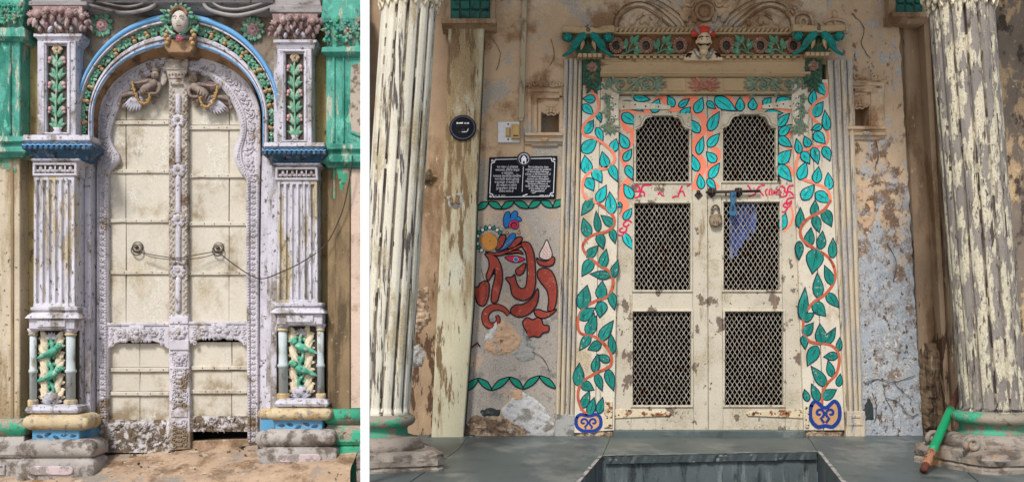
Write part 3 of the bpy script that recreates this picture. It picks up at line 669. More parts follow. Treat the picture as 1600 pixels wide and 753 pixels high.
# ================================================================ CARVED PILASTERS
YL = [0, 8, 55, 65, 210, 222, 250, 275, 480, 497, 515, 635, 648, 675, 690, 718, 748]
YR = [8, 20, 64, 78, 222, 231, 257, 282, 474, 489, 508, 625, 638, 659, 674, 700, 728]
def TR(x, y):
    aL = interp(y, [222, 275, 480, 515, 640, 655], [88, 84, 84, 80, 77, 83]); aR = interp(y, [222, 275, 480, 515, 640, 655], [460, 465, 465, 467, 471, 465])
    sc = interp(y, [0, 222, 275, 500], [.9, .9, .98, 1.0])
    yy = YR[0]+(y-YL[0]) if y < 0 else (YR[-1]+(y-YL[-1]) if y > 748 else interp(y, YL, YR))
    return aR-(x-aL)*sc, yy
def carved_pilaster(T, label, x, y, seed):
    rn = random.Random(seed)
    class MB(globals()['MB']):          # the pilaster stands on a backing 20 proud, so its sides are shallow
        def v(s, x, y, d=0.0): return super().v(x, y, 20+d*.5 if d < 40 else d)
    MB0 = globals()['MB']
    t = thing('carved_pilaster', label, 'pilaster', x, y, 70, 'carved pilasters flanking the arched door')
    # capital
    mb = MB(58, T).m('cornice_grey'); mb.moulded(52, 122, [(-40, 40, 0), (-2, 40, 8), (0, 40, 11), (6, 40, 11), (8, 40, 7), (10, 40, 4)], 0); mb.build('abacus', t)
    mb = MB(58, T).m('mauve'); mb.moulded(62, 114, [(9, 40, 14), (24, 40, 12), (40, 40, 5), (50, 40, 1), (56, 40, 1)], 0)
    mb.build('capital_bell', t)
    for k, (bx, by, r) in enumerate(((44, 19, 9), (57, 21, 11), (72, 15, 8), (84, 17, 9), (95, 15, 8), (108, 20, 11), (124, 22, 10), (131, 31, 7))):
        mb = MB(62, T).m('mauve', True); d0 = 55 if 50 < bx < 118 else 46
        for q in range(7): a = PI*(.1+.8*q/6); mb.leaf(bx, by+2, -a, r*1.15, r*.7, d0, 4, n=4, lift=2)
        mb.ball(bx, by+2, d0+5, r*.55, r*.6, 6); mb.leaf(bx-3, by+4, PI*.62, r*1.6, r*.8, d0, 4, n=4); mb.leaf(bx+3, by+4, PI*.38, r*1.6, r*.8, d0, 4, n=4)
        mb.build('bud', t)
    for k in range(15):
        fx = 47+k*5.4+rn.uniform(-1, 1); row = k % 3
        mb = MB(60, T).m('lilac_white' if k % 2 else 'mauve', True); mb.ball(fx, (30, 36, 42)[row]+rn.uniform(-1, 1), 52-row*2, 3.6, 6.2, 5, rot=rn.uniform(-.5, .5)); mb.build('petal', t)
    mb = MB(56, T).m('spandrel', True)
    for k in range(9): mb.tube([(64+k*6, 54, 42), (62+k*6.5, 42, 45)], 1.6, 5)
    mb.build('reeding', t)
    mb = MB(58, T).m('lilac_white'); mb.moulded(60, 116, [(50, 42, 2), (52, 44, 10), (56, 44, 10), (58, 44, 7), (62, 44, 5), (65, 44, 1), (68, 44, 0)], 0); mb.build('neck_moulding', t)
    # upper shaft with its sunk vine panel
    mb = MB(50, T).m('lilac_white')
    o = rect(58, 64, 118, 212); i_ = rect(72, 69, 104, 207); mb.frame(o, i_, 0, 50, 1.2)
    mb.frame(rect(66, 66, 110, 210), rect(70, 68.5, 106, 207.5), 49, 52, .8)
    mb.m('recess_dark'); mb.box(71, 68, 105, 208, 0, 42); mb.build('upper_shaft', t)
    mb = MB(46, T).m('leaf_green', True); mb.tube(cr([(88, 203, 44), (87, 170, 46), (89, 130, 46), (88, 78, 45)], 5, False), 1.7, 6); vine = mb.build('vine_stem', t)
    for k in range(6):
        yy = 96+k*19.5
        for sg in (-1, 1):
            mb = MB(47, T).m('leaf_green', True); mb.leaf(88, yy+9, -PI/2+sg*(.62), 21, 9, 43, 3.5, bend=-.18*sg, lobes=3); mb.leaf(88+sg*2, yy+4, -PI/2+sg*1.25, 13, 6.5, 43, 3, bend=-.1*sg); mb.build('leaf', t)
            if k in (0, 2, 4): mb = MB(48, T).m('pink', True); mb.ball(88+sg*10.5, yy-4, 46, 3.6, 4.2, 3.5); mb.ball(88+sg*12, yy+1, 46, 2.4, 2.4, 2.5); mb.build('bud', t)
    mb = MB(48, T).rosette(88, 76, 44, 9, 6, 4, petal='ochre', corem='pink'); mb.build('flower', t)
    mb = MB(48, T).m('lilac_white', True); mb.pillow([(80, 198), (96, 198), (93, 203), (97, 208), (79, 208), (83, 203)], 43, 5); mb.build('vase', t)
    # ledge, blue scalloped cornice, frieze
    mb = MB(64, T).m('lilac_white'); mb.moulded(50, 126, [(209, 48, 2), (211, 50, 14), (219, 50, 15), (222, 50, 12)], 0); mb.build('ledge', t)
    mb = MB(68, T).m('deep_blue'); mb.moulded(52, 126, [(221, 50, 13), (224, 52, 16), (228, 52, 18), (233, 52, 17), (240, 50, 9), (244, 50, 6), (249, 48, 4)], 0)
    co = mb.build('blue_cornice', t)
    mb = MB(72, T).m('deep_blue', True)
    for k in range(13): mb.ball(38+k*8.4, 231, 69.5, 3.6, 3.4, 3)
    mb.m('rib_blue'); mb.tube(cr([(34+k*4.2, 226.5+(1.2 if k % 2 else -1.0), 71) for k in range(27)], 2, False), 1.1, 5); mb.build('scallop', co)
    mb = MB(60, T).m('lilac_white'); mb.moulded(54, 116, [(247, 50, 7), (250, 52, 9), (253, 50, 4), (255, 50, 2)], 0); mb.build('cornice_fillet', t)
    fr = MB(56, T).m('carved_white'); fr.frame(rect(51, 254, 120, 275), rect(55, 258, 116, 271), 10, 57, 1); fr.m('recess_brown'); fr.box(54, 257, 117, 272, 10, 51); fz = fr.build('frieze', t)
    mb = MB(56, T).m('carved_white', True)
    for k in range(4):
        xx = 62+k*15.5
        for q in range(3): a = -PI/2+(q-1)*1.5; mb.leaf(xx, 267, a, 9, 5.5, 51, 4.5, n=4)
        mb.tube([(xx-7.5, 258, 54), (xx-7.5, 271, 54)], 1.2, 5)
    mb.build('trefoil', fz)
    # fluted shaft
    mb = MB(54, T).m('shaft_white')
    xs = []
    x0, x1 = 53, 116; n = 6; rib = 4.4; gp = (x1-x0-rib*(n+1))/n
    pl = [(x0, 0), (x0, 53.5), (x0+.8, 54.3)]; cx_ = x0
    for k in range(n):
        cx_ += rib; pl.append((cx_-.4, 54.3))
        for q in range(1, 6): pl.append((cx_+gp*q/6, 54.3-5.2*math.sin(PI*q/6)**.7))
        cx_ += gp
        pl.append((cx_+.4, 54.3))
    pl += [(x1-.8, 54.3), (x1, 53.5), (x1, 0)]
    ys_ = [275, 281, 283]+[283+(473-283)*q/8 for q in range(1, 9)]+[475, 482]
    rows = []
    for yy in ys_:
        flat = yy <= 281 or yy >= 475
        rows.append([mb.v(px+(px-84)*.02*(yy-275)/200, yy, (54.3 if flat and 0 < dd else dd)) for px, dd in pl])
    for a, b in zip(rows, rows[1:]): mb.ringjoin(a, b, False, False)
    mb.build('fluted_shaft', t)
    mb = MB0(34, T).m('lilac_white'); mb.box(116, 250, 126, 650, 0, 34, 1); mb.box(126, 250, 136, 655, 0, 22, 1.5); mb.box(116, 64, 124, 212, 0, 34, 1); mb.build('return_strip', t)
    # foot of the shaft and the parrot panel
    mb = MB(60, T).m('lilac_white'); mb.moulded(52, 114, [(478, 50, 2), (480, 52, 6), (484, 52, 6), (487, 50, 4), (492, 52, 9), (497, 52, 12), (499, 50, 6)], 0); mb.build('shaft_foot', t)
    mb = MB(60, T).m('pink_panel' if False else 'lilac_white'); mb.moulded(44, 116, [(498, 58, 0), (513, 58, 0), (516, 54, 0)], 0)
    mb.box(58, 500, 102, 511, 56, 60.5, 1); mb.build('block', t)
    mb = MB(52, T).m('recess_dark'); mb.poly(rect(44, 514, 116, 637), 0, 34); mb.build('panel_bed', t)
    for (cx2, rr) in ((48, 5.4), (107, 7)):
        mb = MB(54, T).m('pale_blue', True); mb.lathe(cx2, [(522, rr), (560, rr*.94), (577, rr), (578, rr*1.25), (582, rr*1.25), (583, rr), (628, rr*1.02)], 46, 14)
        mb.m('lilac_white'); mb.lathe(cx2, [(513, rr*1.6), (517, rr*1.5), (520, rr*1.1), (522, rr*1.05)], 46, 14)
        mb.m('ochre'); mb.lathe(cx2, [(520, rr*1.1), (521.5, rr*1.3), (523.5, rr*1.3), (525, rr)], 46, 14); mb.lathe(cx2, [(624, rr*1.2), (626, rr*1.5), (634, rr*1.5), (636, rr*1.3)], 46, 14)
        mb.build('colonnette', t)
    for k in range(9):
        for sg in (-1, 1):
            yy = 527+k*11.5
            mb = MB(44, T).m('cream', True); mb.leaf(78+sg*6, yy+9, -PI/2+sg*rn.uniform(.5, .9), 23, 13, 38, 5, bend=-.2*sg, lobes=3, lift=2); mb.leaf(78+sg*12, yy+2, -PI/2+sg*1.5, 10, 7, 36, 4, n=4, lift=1); mb.build('leaf', t)
    mb = MB(46, T).m('parrot_green', True); mb.tube(cr([(77, 622, 40), (82, 606, 42), (73, 592, 42), (80, 578, 42), (74, 562, 42), (80, 545, 42), (77, 528, 42)], 5, False), 3.0, 7)
    for k in range(8):
        for sg in (-1, 1): mb.leaf(77, 534+k*11, PI/2+sg*rn.uniform(.7, 1.4)-.2, 13, 7, 38, 4, n=4, bend=.15*sg)
    mb.build('vine_stem', t)
    for py_ in (548, 584):
        mb = MB(52, T).m('parrot_green', True)
        mb.ball(78, py_+2, 46, 13, 6.2, 6, rot=-.5, seg=12, rings=8); mb.ball(90, py_-8, 47, 5.6, 5.2, 5, seg=10, rings=7)
        mb.tube([(86, py_-4, 47), (90, py_-8, 47)], 5, 8); mb.leaf(72, py_+4, PI-.42, 22, 8, 44, 3.5, n=5); mb.leaf(80, py_, PI-.5, 16, 7, 49, 4, n=5)
        mb.tube([(94, py_-9, 47), (97, py_-7, 47), (96.4, py_-4.5, 46)], [2.2, 1.5, .4], 6); mb.tube([(80, py_+6, 45), (81, py_+12, 43)], 1.3, 5)
        mb.m('mural_black'); mb.ball(91, py_-9, 51.6, .9, .9, .7); mb.build('parrot', t)
    mb = MB(48, T).m('lilac_white', True)
    for q in range(7): a = -PI*(.05+.9*q/6); mb.leaf(78, 529, a, 11, 5, 42, 4, n=4)
    mb.build('palmette', t)
    mb = MB(48, T).m('lilac_white', True)
    for q in range(7): a = -PI*(.02+.96*q/6); mb.leaf(79, 628, a, 17, 10, 42, 5, n=4, lift=2)
    mb.ball(79, 620, 45, 11, 8, 5); mb.build('lotus', t)
    mb = MB(44, T).m('parrot_green', True)
    for q in range(7): mb.leaf(79, 629, PI*(.02+.96*q/6), 14, 6, 40, 3, n=4)
    mb.build('leaf', t)
    # base
    mb = MB(68, T).m('lilac_white'); mb.moulded(46, 110, [(633, 52, 1), (636, 54, 8), (641, 54, 10), (645, 54, 8), (647, 50, 6), (650, 50, 4)], 0); mb.build('sill', t)
    mb = MB(74, T).m('ochre', True); mb.moulded(44, 122, [(648, 56, 0), (649, 56, 5), (651, 56, 9), (655, 56, 12), (661, 56, 13), (667, 56, 12), (671, 56, 8), (673, 56, 4), (674, 56, 0)], 0, 5, 3, True); mb.build('torus', t)
    mb = MB(66, T).m('band_blue'); mb.moulded(46, 120, [(672, 58, 0), (690, 58, 0)], 0)
    mb.m('deep_blue', True)
    for k in range(5): mb.leaf(52+k*13, 681, (.2, -.3, .4, -.2, 0)[k], 13, 6, 57.6, 1.6, n=4)
    mb.build('blue_band', t)
    mb = MB(80, T).m('grey_stone', True); mb.moulded(40, 128, [(688, 60, 0), (689, 60, 6), (692, 60, 12), (697, 60, 15), (704, 60, 16), (711, 60, 14.5), (715, 60, 11), (717, 60, 7), (718, 60, 2)], 0, 5, 3, True); mb.build('plinth_torus', t)
    mb = MB(80, T).m('grey_stone'); mb.moulded(38, 130, [(716, 62, 2), (717.5, 62, 9), (720, 62, 13), (724, 62, 15), (742, 62, 16), (748, 62, 15), (800, 62, 15)], 0, 3, 2, True)
    mb.m('plinth_pink'); mb.poly(cr([(46, 735), (52, 728), (80, 728), (108, 728), (114, 735), (108, 742), (80, 742), (52, 742)], 3), 74, 80.5, 1.5); mb.build('plinth', t)
    for sg, xx in ((0, 136),):
        mb = MB0(34, T).m('grey_stone', True); mb.m('ochre').moulded(120, 138, [(648, 30, 0), (650, 30, 5), (654, 30, 7), (660, 30, 8), (666, 30, 6), (669, 30, 2)], 0, 5, 3, True); mb.m('grey_stone').moulded(120, 138, [(688, 32, 2), (691, 32, 7), (698, 32, 10), (706, 32, 10), (713, 32, 8), (717, 32, 3), (718, 32, 3), (721, 32, 8), (742, 32, 9), (790, 32, 9)], 0, 5, 3, True)
        mb.m('band_blue'); mb.box(118, 668, 141, 690, 0, 33); mb.build('return_base', t)
    return t
carved_pilaster(None, 'left of two lilac white carved pilasters, beside the left jamb of the arched door', 83, 745, 11)
carved_pilaster(TR, 'right of two lilac white carved pilasters, crossed by the hanging wire', 465, 726, 12)

# ================================================================ GREEN PILASTERS AT BOTH ENDS
def green_pilaster(label, xl, xr, Y, panel, seed):
    T = lambda x, y: (min(x, 570), y)
    MB = lambda ref=0: globals()['MB'](ref, T)
    rn = random.Random(seed)
    t = thing('green_pilaster', label, 'pilaster', (xl+xr)/2, Y[-1], 60, 'green painted pilasters at the ends of the facade')
    a, b, c, d_, e, f, g_, h, i, j, k = Y
    mb = MB(56).m('green_paint'); mb.moulded(xl, xr, [(a-30, 44, 6), (a, 44, 8), (a+8, 44, 6), (b-6, 44, 1), (b, 44, 0)], 0); mb.build('capital', t)
    for q in range(26):
        mb = MB(60).m('green_worn' if q % 2 else 'green_paint', True); x = xl+(xr-xl)*(q % 9)/8+rn.uniform(-2, 2); y = a+4+(b-a-8)*(q//9)/2.6
        for z in range(5): mb.leaf(x, y, rn.uniform(0, 6.3), 9, 6, 50, 3, n=4, lift=3)
        mb.ball(x, y, 54, 2.6, 2.6, 3); mb.build('leaf_cluster', t)
    mb = MB(56).m('green_paint'); mb.moulded(xl, xr, [(b-1, 44, 0), (b+2, 44, 2), (b+5, 44, 7), (c-6, 44, 8), (c-3, 44, 4), (c, 44, 0)], 0); mb.build('neck_band', t)
    mb = MB(46).m('green_paint'); mb.moulded(xl, xr, [(c-2, 42, 0), (d_+2, 42, 0)], 0)
    if panel:
        po = cr([(xl+36, c+24), (xl+44, c+12), (xl+62, c+8), (xl+80, c+14), (xl+86, c+30), (xl+86, d_-30), (xl+80, d_-14), (xl+62, d_-8), (xl+44, d_-12), (xl+36, d_-26)], 3)
        mb.poly(po, 40, 45.5, 1.2)
        mb.m('niche_grey').poly(offset(po, -3), 41, 46.3, 1)
        mb.m('green_paint'); mb.box(xl+10, c, xl+14, d_, 40, 45, 1); mb.box(xl+26, c, xl+29, d_, 40, 44.5, 1)
    else: mb.box(xr-16, c, xr-13, d_, 40, 45, 1)
    mb.build('upper_shaft', t)
    mb = MB(58).m('green_paint'); mb.moulded(xl, xr, [(d_, 44, 0), (d_+2, 44, 8), (d_+10, 44, 10), (d_+14, 44, 4), (d_+18, 44, 4), (d_+21, 44, 9), (e-8, 44, 9), (e-4, 44, 3), (e, 44, 0)], 0); mb.build('entablature', t)
    mb = MB(42).m('pilaster_brown' if panel else 'pilaster_cream'); mb.moulded(xl+2, xr, [(e-2, 38, 0), (f+4, 38, 0)], 0)
    if panel: mb.m('pilaster_brown'); mb.box(xl+14, e, xl+38, f, 36, 42, 1.5); mb.m('pink_panel').box(xl+39, e+3, xr-2, f-2, 36, 40, 1); mb.m('green_worn'); mb.patch([(xl+15, e+1), (xl+37, e+1), (xl+36, e+18), (xl+30, e+30), (xl+24, e+46), (xl+20, e+22)], 42, .8, .4, 3, seed=5)
    else: mb.m('pilaster_brown').box(xr-14, e, xr-9, f, 36, 40, 1); mb.m('green_worn'); mb.patch([(xl+20, e-2), (xr-4, e-2), (xr-6, e+24), (xl+40, e+18)], 38.6, .8, .4, 3, seed=5)
    mb.build('lower_shaft', t)
    mb = MB(60).m('green_worn', True); mb.moulded(xl, xr, [(f, 44, 0), (f+2, 44, 4), (f+6, 44, 7), (f+12, 44, 9), (f+18, 44, 7), (f+22, 44, 4), (g_, 44, 1)], 0, 5, 3, True); mb.build('torus', t)
    mb = MB(60).m('green_worn' if panel else 'grey_stone', True); mb.moulded(xl, xr, [(g_-1, 42, 0), (h, 46, 2), (h+6, 46, 9), (i-8, 46, 11), (i-3, 46, 8), (i, 46, 3)], 0); mb.build('plinth_torus', t)
    mb = MB(62).m('green_worn' if panel else 'grey_stone'); mb.moulded(xl, xr, [(i-1, 46, 2), (i+2, 46, 11), (j, 46, 12), (k+60, 46, 12)], 0)
    mb.m('grey_stone'); mb.frame(rect((xl+xr)/2-12, i+8, (xl+xr)/2+12, j-5), rect((xl+xr)/2-8, i+11, (xl+xr)/2+8, j-8), 55, 60, 1); mb.build('plinth', t)
green_pilaster('green painted pilaster at the far left edge with cream lower shaft', -40, 29, (4, 38, 62, 210, 244, 655, 682, 690, 718, 748, 748), False, 5)
green_pilaster('green painted pilaster left of the added white strip, with an oval grey panel', 509, 640, (28, 68, 86, 222, 260, 640, 664, 670, 698, 727, 727), True, 6)

# ================================================================ ARCHED DOOR
dr = thing('arched_door', 'cream arched double door with carved pale frame, closed and wired shut', 'door', 278, 700, 0)
LI = [(168, 706), (168, 540), (168, 400), (168, 290), (169, 272), (178, 260), (185, 250), (184, 240), (176, 228), (171, 214), (173, 200), (180, 178), (195, 150), (215, 128), (240, 115), (264, 110)]
LO = [(150, 706), (150, 540), (150, 400), (150, 290), (150, 272), (150, 260), (150, 250), (150, 240), (150, 226), (150, 212), (149.5, 198), (151, 170), (162, 140), (186, 115), (222, 95), (264, 87)]
RI = [(386, 691), (385, 540), (384, 400), (384, 300), (384, 282), (375, 268), (366, 252), (364, 240), (366, 230), (372, 214), (374, 200), (370, 178), (352, 145), (335, 128), (316, 117), (290, 111)]
RO = [(403, 691), (403, 540), (403, 400), (404, 300), (405, 282), (405, 268), (406, 252), (406, 240), (406, 228), (407, 214), (407, 198), (405, 170), (392, 137), (370, 113), (334, 94), (290, 87)]
def lerp2(a, b, t): return (a[0]+(b[0]-a[0])*t, a[1]+(b[1]-a[1])*t)
for O, I in ((LO, LI), (RO, RI)):
    O2, I2 = cr(O, 5, False), cr(I, 5, False)
    mb = MB(5); st = ((0, -8), (0, 3), (.06, 4.5), (.20, 4.5), (.24, 2.5), (.66, 2.2), (.70, 5.0), (.80, 6), (.9, 5), (1, 2.5), (1, -10))
    prev = None
    for kk, (tt, dd) in enumerate(st):
        mb.m('carved_white'); r_ = [mb.v(*lerp2(o, i, tt), dd) for o, i in zip(O2, I2)]
        if prev: mb.ringjoin(prev, r_, False, False)
        prev = r_
    mb.build('door_frame', dr)
    # scrollwork, beads
    cum2 = [0]
    for a, b in zip(I2, I2[1:]): cum2.append(cum2[-1]+math.dist(a, b))
    def at(s, tt):
        for i in range(len(I2)-1):
            if cum2[i+1] >= s:
                t = (s-cum2[i])/max(1e-6, cum2[i+1]-cum2[i]); a = lerp2(lerp2(O2[i], I2[i], tt), lerp2(O2[i+1], I2[i+1], tt), t)
                return a, math.atan2(I2[i+1][1]-I2[i][1], I2[i+1][0]-I2[i][0])
    N = int(cum2[-1]/8.6)
    for seg_, (k0, k1) in enumerate(((0, N//2), (N//2, N))):
        mb = MB(6).m('carved_white', True)
        for k in range(k0, k1):
            s = cum2[-1]*(k+.5)/N; (x, y), an = at(s, .45); sg = 1 if k % 2 else -1
            (xo, yo), _ = at(s, .24); (xi, yi), _ = at(s, .66); wd = math.dist((xo, yo), (xi, yi))
            mb.tube(spiral(x, y, wd*.42, 1.0, an+sg*1.2, sg*1.1, 3.4, 9), 1.15, 5); mb.leaf(x, y, an+sg*.7, wd*.62, 4.6, 2.6, 2.4, n=4); mb.leaf(x, y, an-sg*2.0, wd*.6, 4.2, 2.6, 2.4, n=4)
            if k % 6 == 3: mb.rosette(x, y, 3.5, wd*.45, 6, 2.2)
        mb.build('scrollwork', dr, kind='stuff')
    mb = MB(6).m('carved_white', True)
    for k in range(int(cum2[-1]/4.3)):
        (x, y), an = at(cum2[-1]*(k+.5)/int(cum2[-1]/4.3), .80); mb.ball(x, y, 5.6, 2.3, 1.2, 1.6, rot=an+.9, seg=6, rings=4)
        (x, y), an = at(cum2[-1]*(k+.5)/int(cum2[-1]/4.3), .13); mb.ball(x, y, 4.6, 1.0, 1.0, 1.0, seg=5, rings=4)
    mb.build('bead_border', dr, kind='stuff')
# planks and battens
rn = random.Random(21)
def planks(xs, rowsY, dd):
    for (ya, yb) in rowsY:
        for xa, xb in zip(xs, xs[1:]):
            mb = MB(-6).m('plank_cream'); j = [rn.uniform(-.5, .5) for _ in range(4)]; q = dd+rn.uniform(-.5, .5)
            mb.poly([(xa+.5+j[0], ya+.2), (xb-.5+j[1], ya+.2), (xb-.5+j[2], yb-.2), (xa+.5+j[3], yb-.2)], -14, q, .6); mb.build('plank', dr)
def batten(x0, x1, y, wob=1.0):
    mb = MB(-3).m('plank_cream'); n = 8; P1 = [(x0+(x1-x0)*i/n, y-3.6+wob*.5*mnoise.noise(Vector((i*.7, y, 0)))) for i in range(n+1)]; P2 = [(x0+(x1-x0)*i/n, y+3+wob*mnoise.noise(Vector((i*.7, y, 5)))) for i in range(n+1)]
    mb.poly(P1+P2[::-1], -12, -2.8, 1.0); o = mb.build('batten', dr)
    mb = MB(-2).m('iron', True)
    for i in range(5): mb.ball(x0+(x1-x0)*(i+.5)/5+rn.uniform(-4, 4), y-.5, -2.6, 1.0, 1.0, .9, seg=6, rings=4)
    mb.build('nail', o)
RL = [192, 268, 345, 426]; RR = [200, 275, 350, 427]
planks([164, 197, 266], [(100, 188), (195, 265), (271, 342), (348, 423), (429, 508)], -6)
planks([288, 358, 390], [(100, 196), (203, 272), (278, 347), (353, 424), (430, 506)], -6)
planks([164, 218, 266], [(536, 574), (581, 611), (618, 664)], -7)
planks([288, 362, 390], [(534, 572), (579, 609), (615, 655)], -7)
for y in RL: batten(165, 264, y)
for y in RR: batten(289, 387, y)
for y in (578, 615): batten(166, 264, y)
for y in (575, 612): batten(289, 387, y)
# lock rails with arched undersides, carved
def rail(x0, x1, y0, y1, flip, xc):
    low = [(x1, y1+6), (x1-4, y1+4), (x1-16, y1-4), (x1-26, y1-7), ((x0+x1)/2, y1-9), (x0+26, y1-7), (x0+16, y1-4), (x0+4, y1+4), (x0, y1+6)]
    mb = MB(4).m('carved_white'); mb.poly([(x0, y0), (x1, y0)]+low, -12, 2.2, 1.2); mb.box(x0, y0-1, x1, y0+4, -10, 4.2, 1); mb.build('lock_rail', dr)
    mb = MB(5).rosette(xc, (y0+y1)/2-3, 2.5, 17, 8, 4.5, petal='carved_white', ry=14); mb.build('flower', dr)
    mb = MB(5).m('carved_white', True)
    for sg in (-1, 1):
        mb.rosette(xc+sg*26, (y0+y1)/2-3, 2.2, 8, 6, 3)
        for q in range(5): mb.leaf(xc+sg*17, (y0+y1)/2-3, (0 if sg > 0 else PI)+(q-2)*.5, 13, 5, 2, 3, n=4)
        for q in range(4): mb.tube(spiral(xc+sg*39, y0+9+q*8, 4, .6, q*1.5, 1.2, 2.6, 8), 1.0, 5)
    for q in range(14): mb.leaf(xc-24+q*3.6, y1-12, PI/2+rn.uniform(-.5, .5), 8, 4.5, 2, 2.5, n=4)
    mb.build('scrollwork', dr, kind='stuff')
rail(165, 264, 505, 540, 0, 213); rail(289, 388, 503, 536, 1, 342)
# bottom rails, badly worn carving
for (x0, x1, y0, y1) in ((160, 266, 656, 707), (289, 388, 650, 674)):
    mb = MB(4).m('worn_carving', True)
    xs = [x0+(x1-x0)*i/50 for i in range(51)]; ys = [y0+(y1-y0)*i/20 for i in range(21)]
    mb.grid(xs, ys, lambda x, y: 1.5+1.6*mnoise.fractal(Vector((x*.12, y*.12, 8)), .8, 2, 4)-(0 if y > y0+3 else 3), smooth=True)
    mb.m('worn_carving'); mb.poly([(x0, y0), (x1, y0)]+[(x1-(x1-x0)*i/12, y1+1.5*mnoise.noise(Vector((i, y1, 0)))) for i in range(13)], -12, 0); mb.build('bottom_rail', dr)
    mb = MB(5).m('worn_carving', True)
    for q in range(46 if y1 > 690 else 34):
        x, y = rn.uniform(x0+5, x1-5), rn.uniform(y0+5, y1-4)
        mb.leaf(x, y, rn.uniform(0, 6.3), rn.uniform(6, 11), rn.uniform(3, 5), 1.5, 2.6, n=4, bend=rn.uniform(-.3, .3))
        if q % 4 == 0: mb.tube(spiral(x, y, 4.5, .7, q, 1.2, 2.4, 8), 1.0, 5)
    mb.build('scrollwork', dr, kind='stuff')
# meeting stile
mb = MB(8).m('carved_grey'); mb.box(262, 128, 292, 500, -12, 4, 1.2); mb.m('carved_white'); mb.poly([(262, 490), (293, 490), (296, 702), (263, 704)], -12, 4.2, 1.2); mb.build('meeting_stile', dr)
mb = MB(12).m('carved_grey'); mb.poly([(257, 90), (293, 90), (293, 106), (288, 126), (286, 132), (265, 132), (262, 126), (257, 106)], -10, 9, 1.6); mb.box(257, 92, 293, 96, 8, 11, .8); mb.box(258, 106, 292, 109, 8, 11, .8)
mb.box(262, 120, 288, 123, 8, 10.5, .8); cb = mb.build('console', dr)
mb = MB(14).m('carved_grey', True)
for q in range(5): mb.leaf(275, 105, -PI*(.08+.84*q/4), 10, 5.5, 9, 3, n=4)
for q in range(6): mb.ball(263+q*4.8, 115, 9.5, 1.7, 2.2, 1.8)
mb.build('lotus', cb)
mb = MB(12).m('iron', True); mb.tube([(277+5*math.cos(a*PI/5), 85+5*math.sin(a*PI/5), 14) for a in range(11)], 1.4, 5); mb.ball(277, 90, 12, 2.5, 2.5, 3); mb.build('hook', cb)
mb = MB(10).m('carved_white', True)
for ya, yb in ((146, 178), (196, 256), (274, 334), (352, 412), (432, 488)): mb.lathe(277, [(ya, 3.0), (ya+4, 4.6), ((ya+yb)/2, 4.4), (yb-4, 4.6), (yb, 3.0)], 4.5, 10)
mb.build('half_round', dr)
for y in (187, 265, 343, 423): mb = MB(10).rosette(277, y, 5, 11.5, 8, 4, petal='carved_white', corem='carved_grey'); mb.build('flower', dr)
mb = MB(9).m('carved_grey', True)
for y in range(136, 500, 5):
    for sg in (-1, 1): mb.leaf(277+sg*9.5, y+4, -PI/2+sg*(.7 if (y//5) % 2 else -.5), 7, 3.6, 4, 2, n=4); mb.ball(277+sg*13.4, y, 4.4, 1.2, 1.7, 1.4, rot=.6*sg, seg=6, rings=4)
for y in (178, 196, 256, 274, 334, 352, 412, 432):
    for sg in (-1, 1): mb.tube(cr([(277+sg*10, y+(6 if y in (178, 256, 334, 412) else -6), 5), (277+sg*7, y, 6), (277+sg*2, y+(-2), 7)], 4, False), 1.6, 5)
mb.build('scrollwork', dr, kind='stuff')
mb = MB(9).m('carved_white'); mb.box(264, 494, 293, 506, 3, 6.4, 1); mb.box(264, 531, 294, 547, 3, 6.4, 1); mb.box(264, 573, 294, 577, 3, 6, 1); mb.box(266, 640, 292, 652, 3, 6, 1); mb.build('block', dr)
mb = MB(10).rosette(278, 519, 5, 13, 8, 4, petal='carved_white', corem='carved_grey'); mb.build('flower', dr)
mb = MB(9).m('carved_white', True)
for y in range(555, 700, 7):
    for sg in (-1, 1):
        x = 279+sg*8
        if not 638 < y < 654: mb.tube(spiral(x, y, 5, .8, y*.7, sg*1.2, 5, 9), 1.2, 5); mb.leaf(279, y+3, -PI/2+sg*.8, 9, 4, 4, 2.4, n=4)
mb.rosette(279, 560, 5, 9, 5, 4); mb.build('scrollwork', dr, kind='stuff')
# ring handles
for (x, y) in ((213, 386), (340, 387)):
    mb = MB(0).m('iron', True); mb.ball(x, y, -6, 9.5, 9.5, 2.6, seg=16, rings=6); mb.m('plank_cream'); mb.ball(x, y, -5, 7, 7, 3, seg=14, rings=6); mb.m('iron'); mb.ball(x, y, -1, 3.6, 3.6, 6)
    mb.tube([(x+8.6*math.cos(a*PI/8), y+4+8.6*math.sin(a*PI/8), -1.6+1.5*math.sin(a*PI/8)) for a in range(17)], 1.1, 6); mb.build('ring_handle', dr)
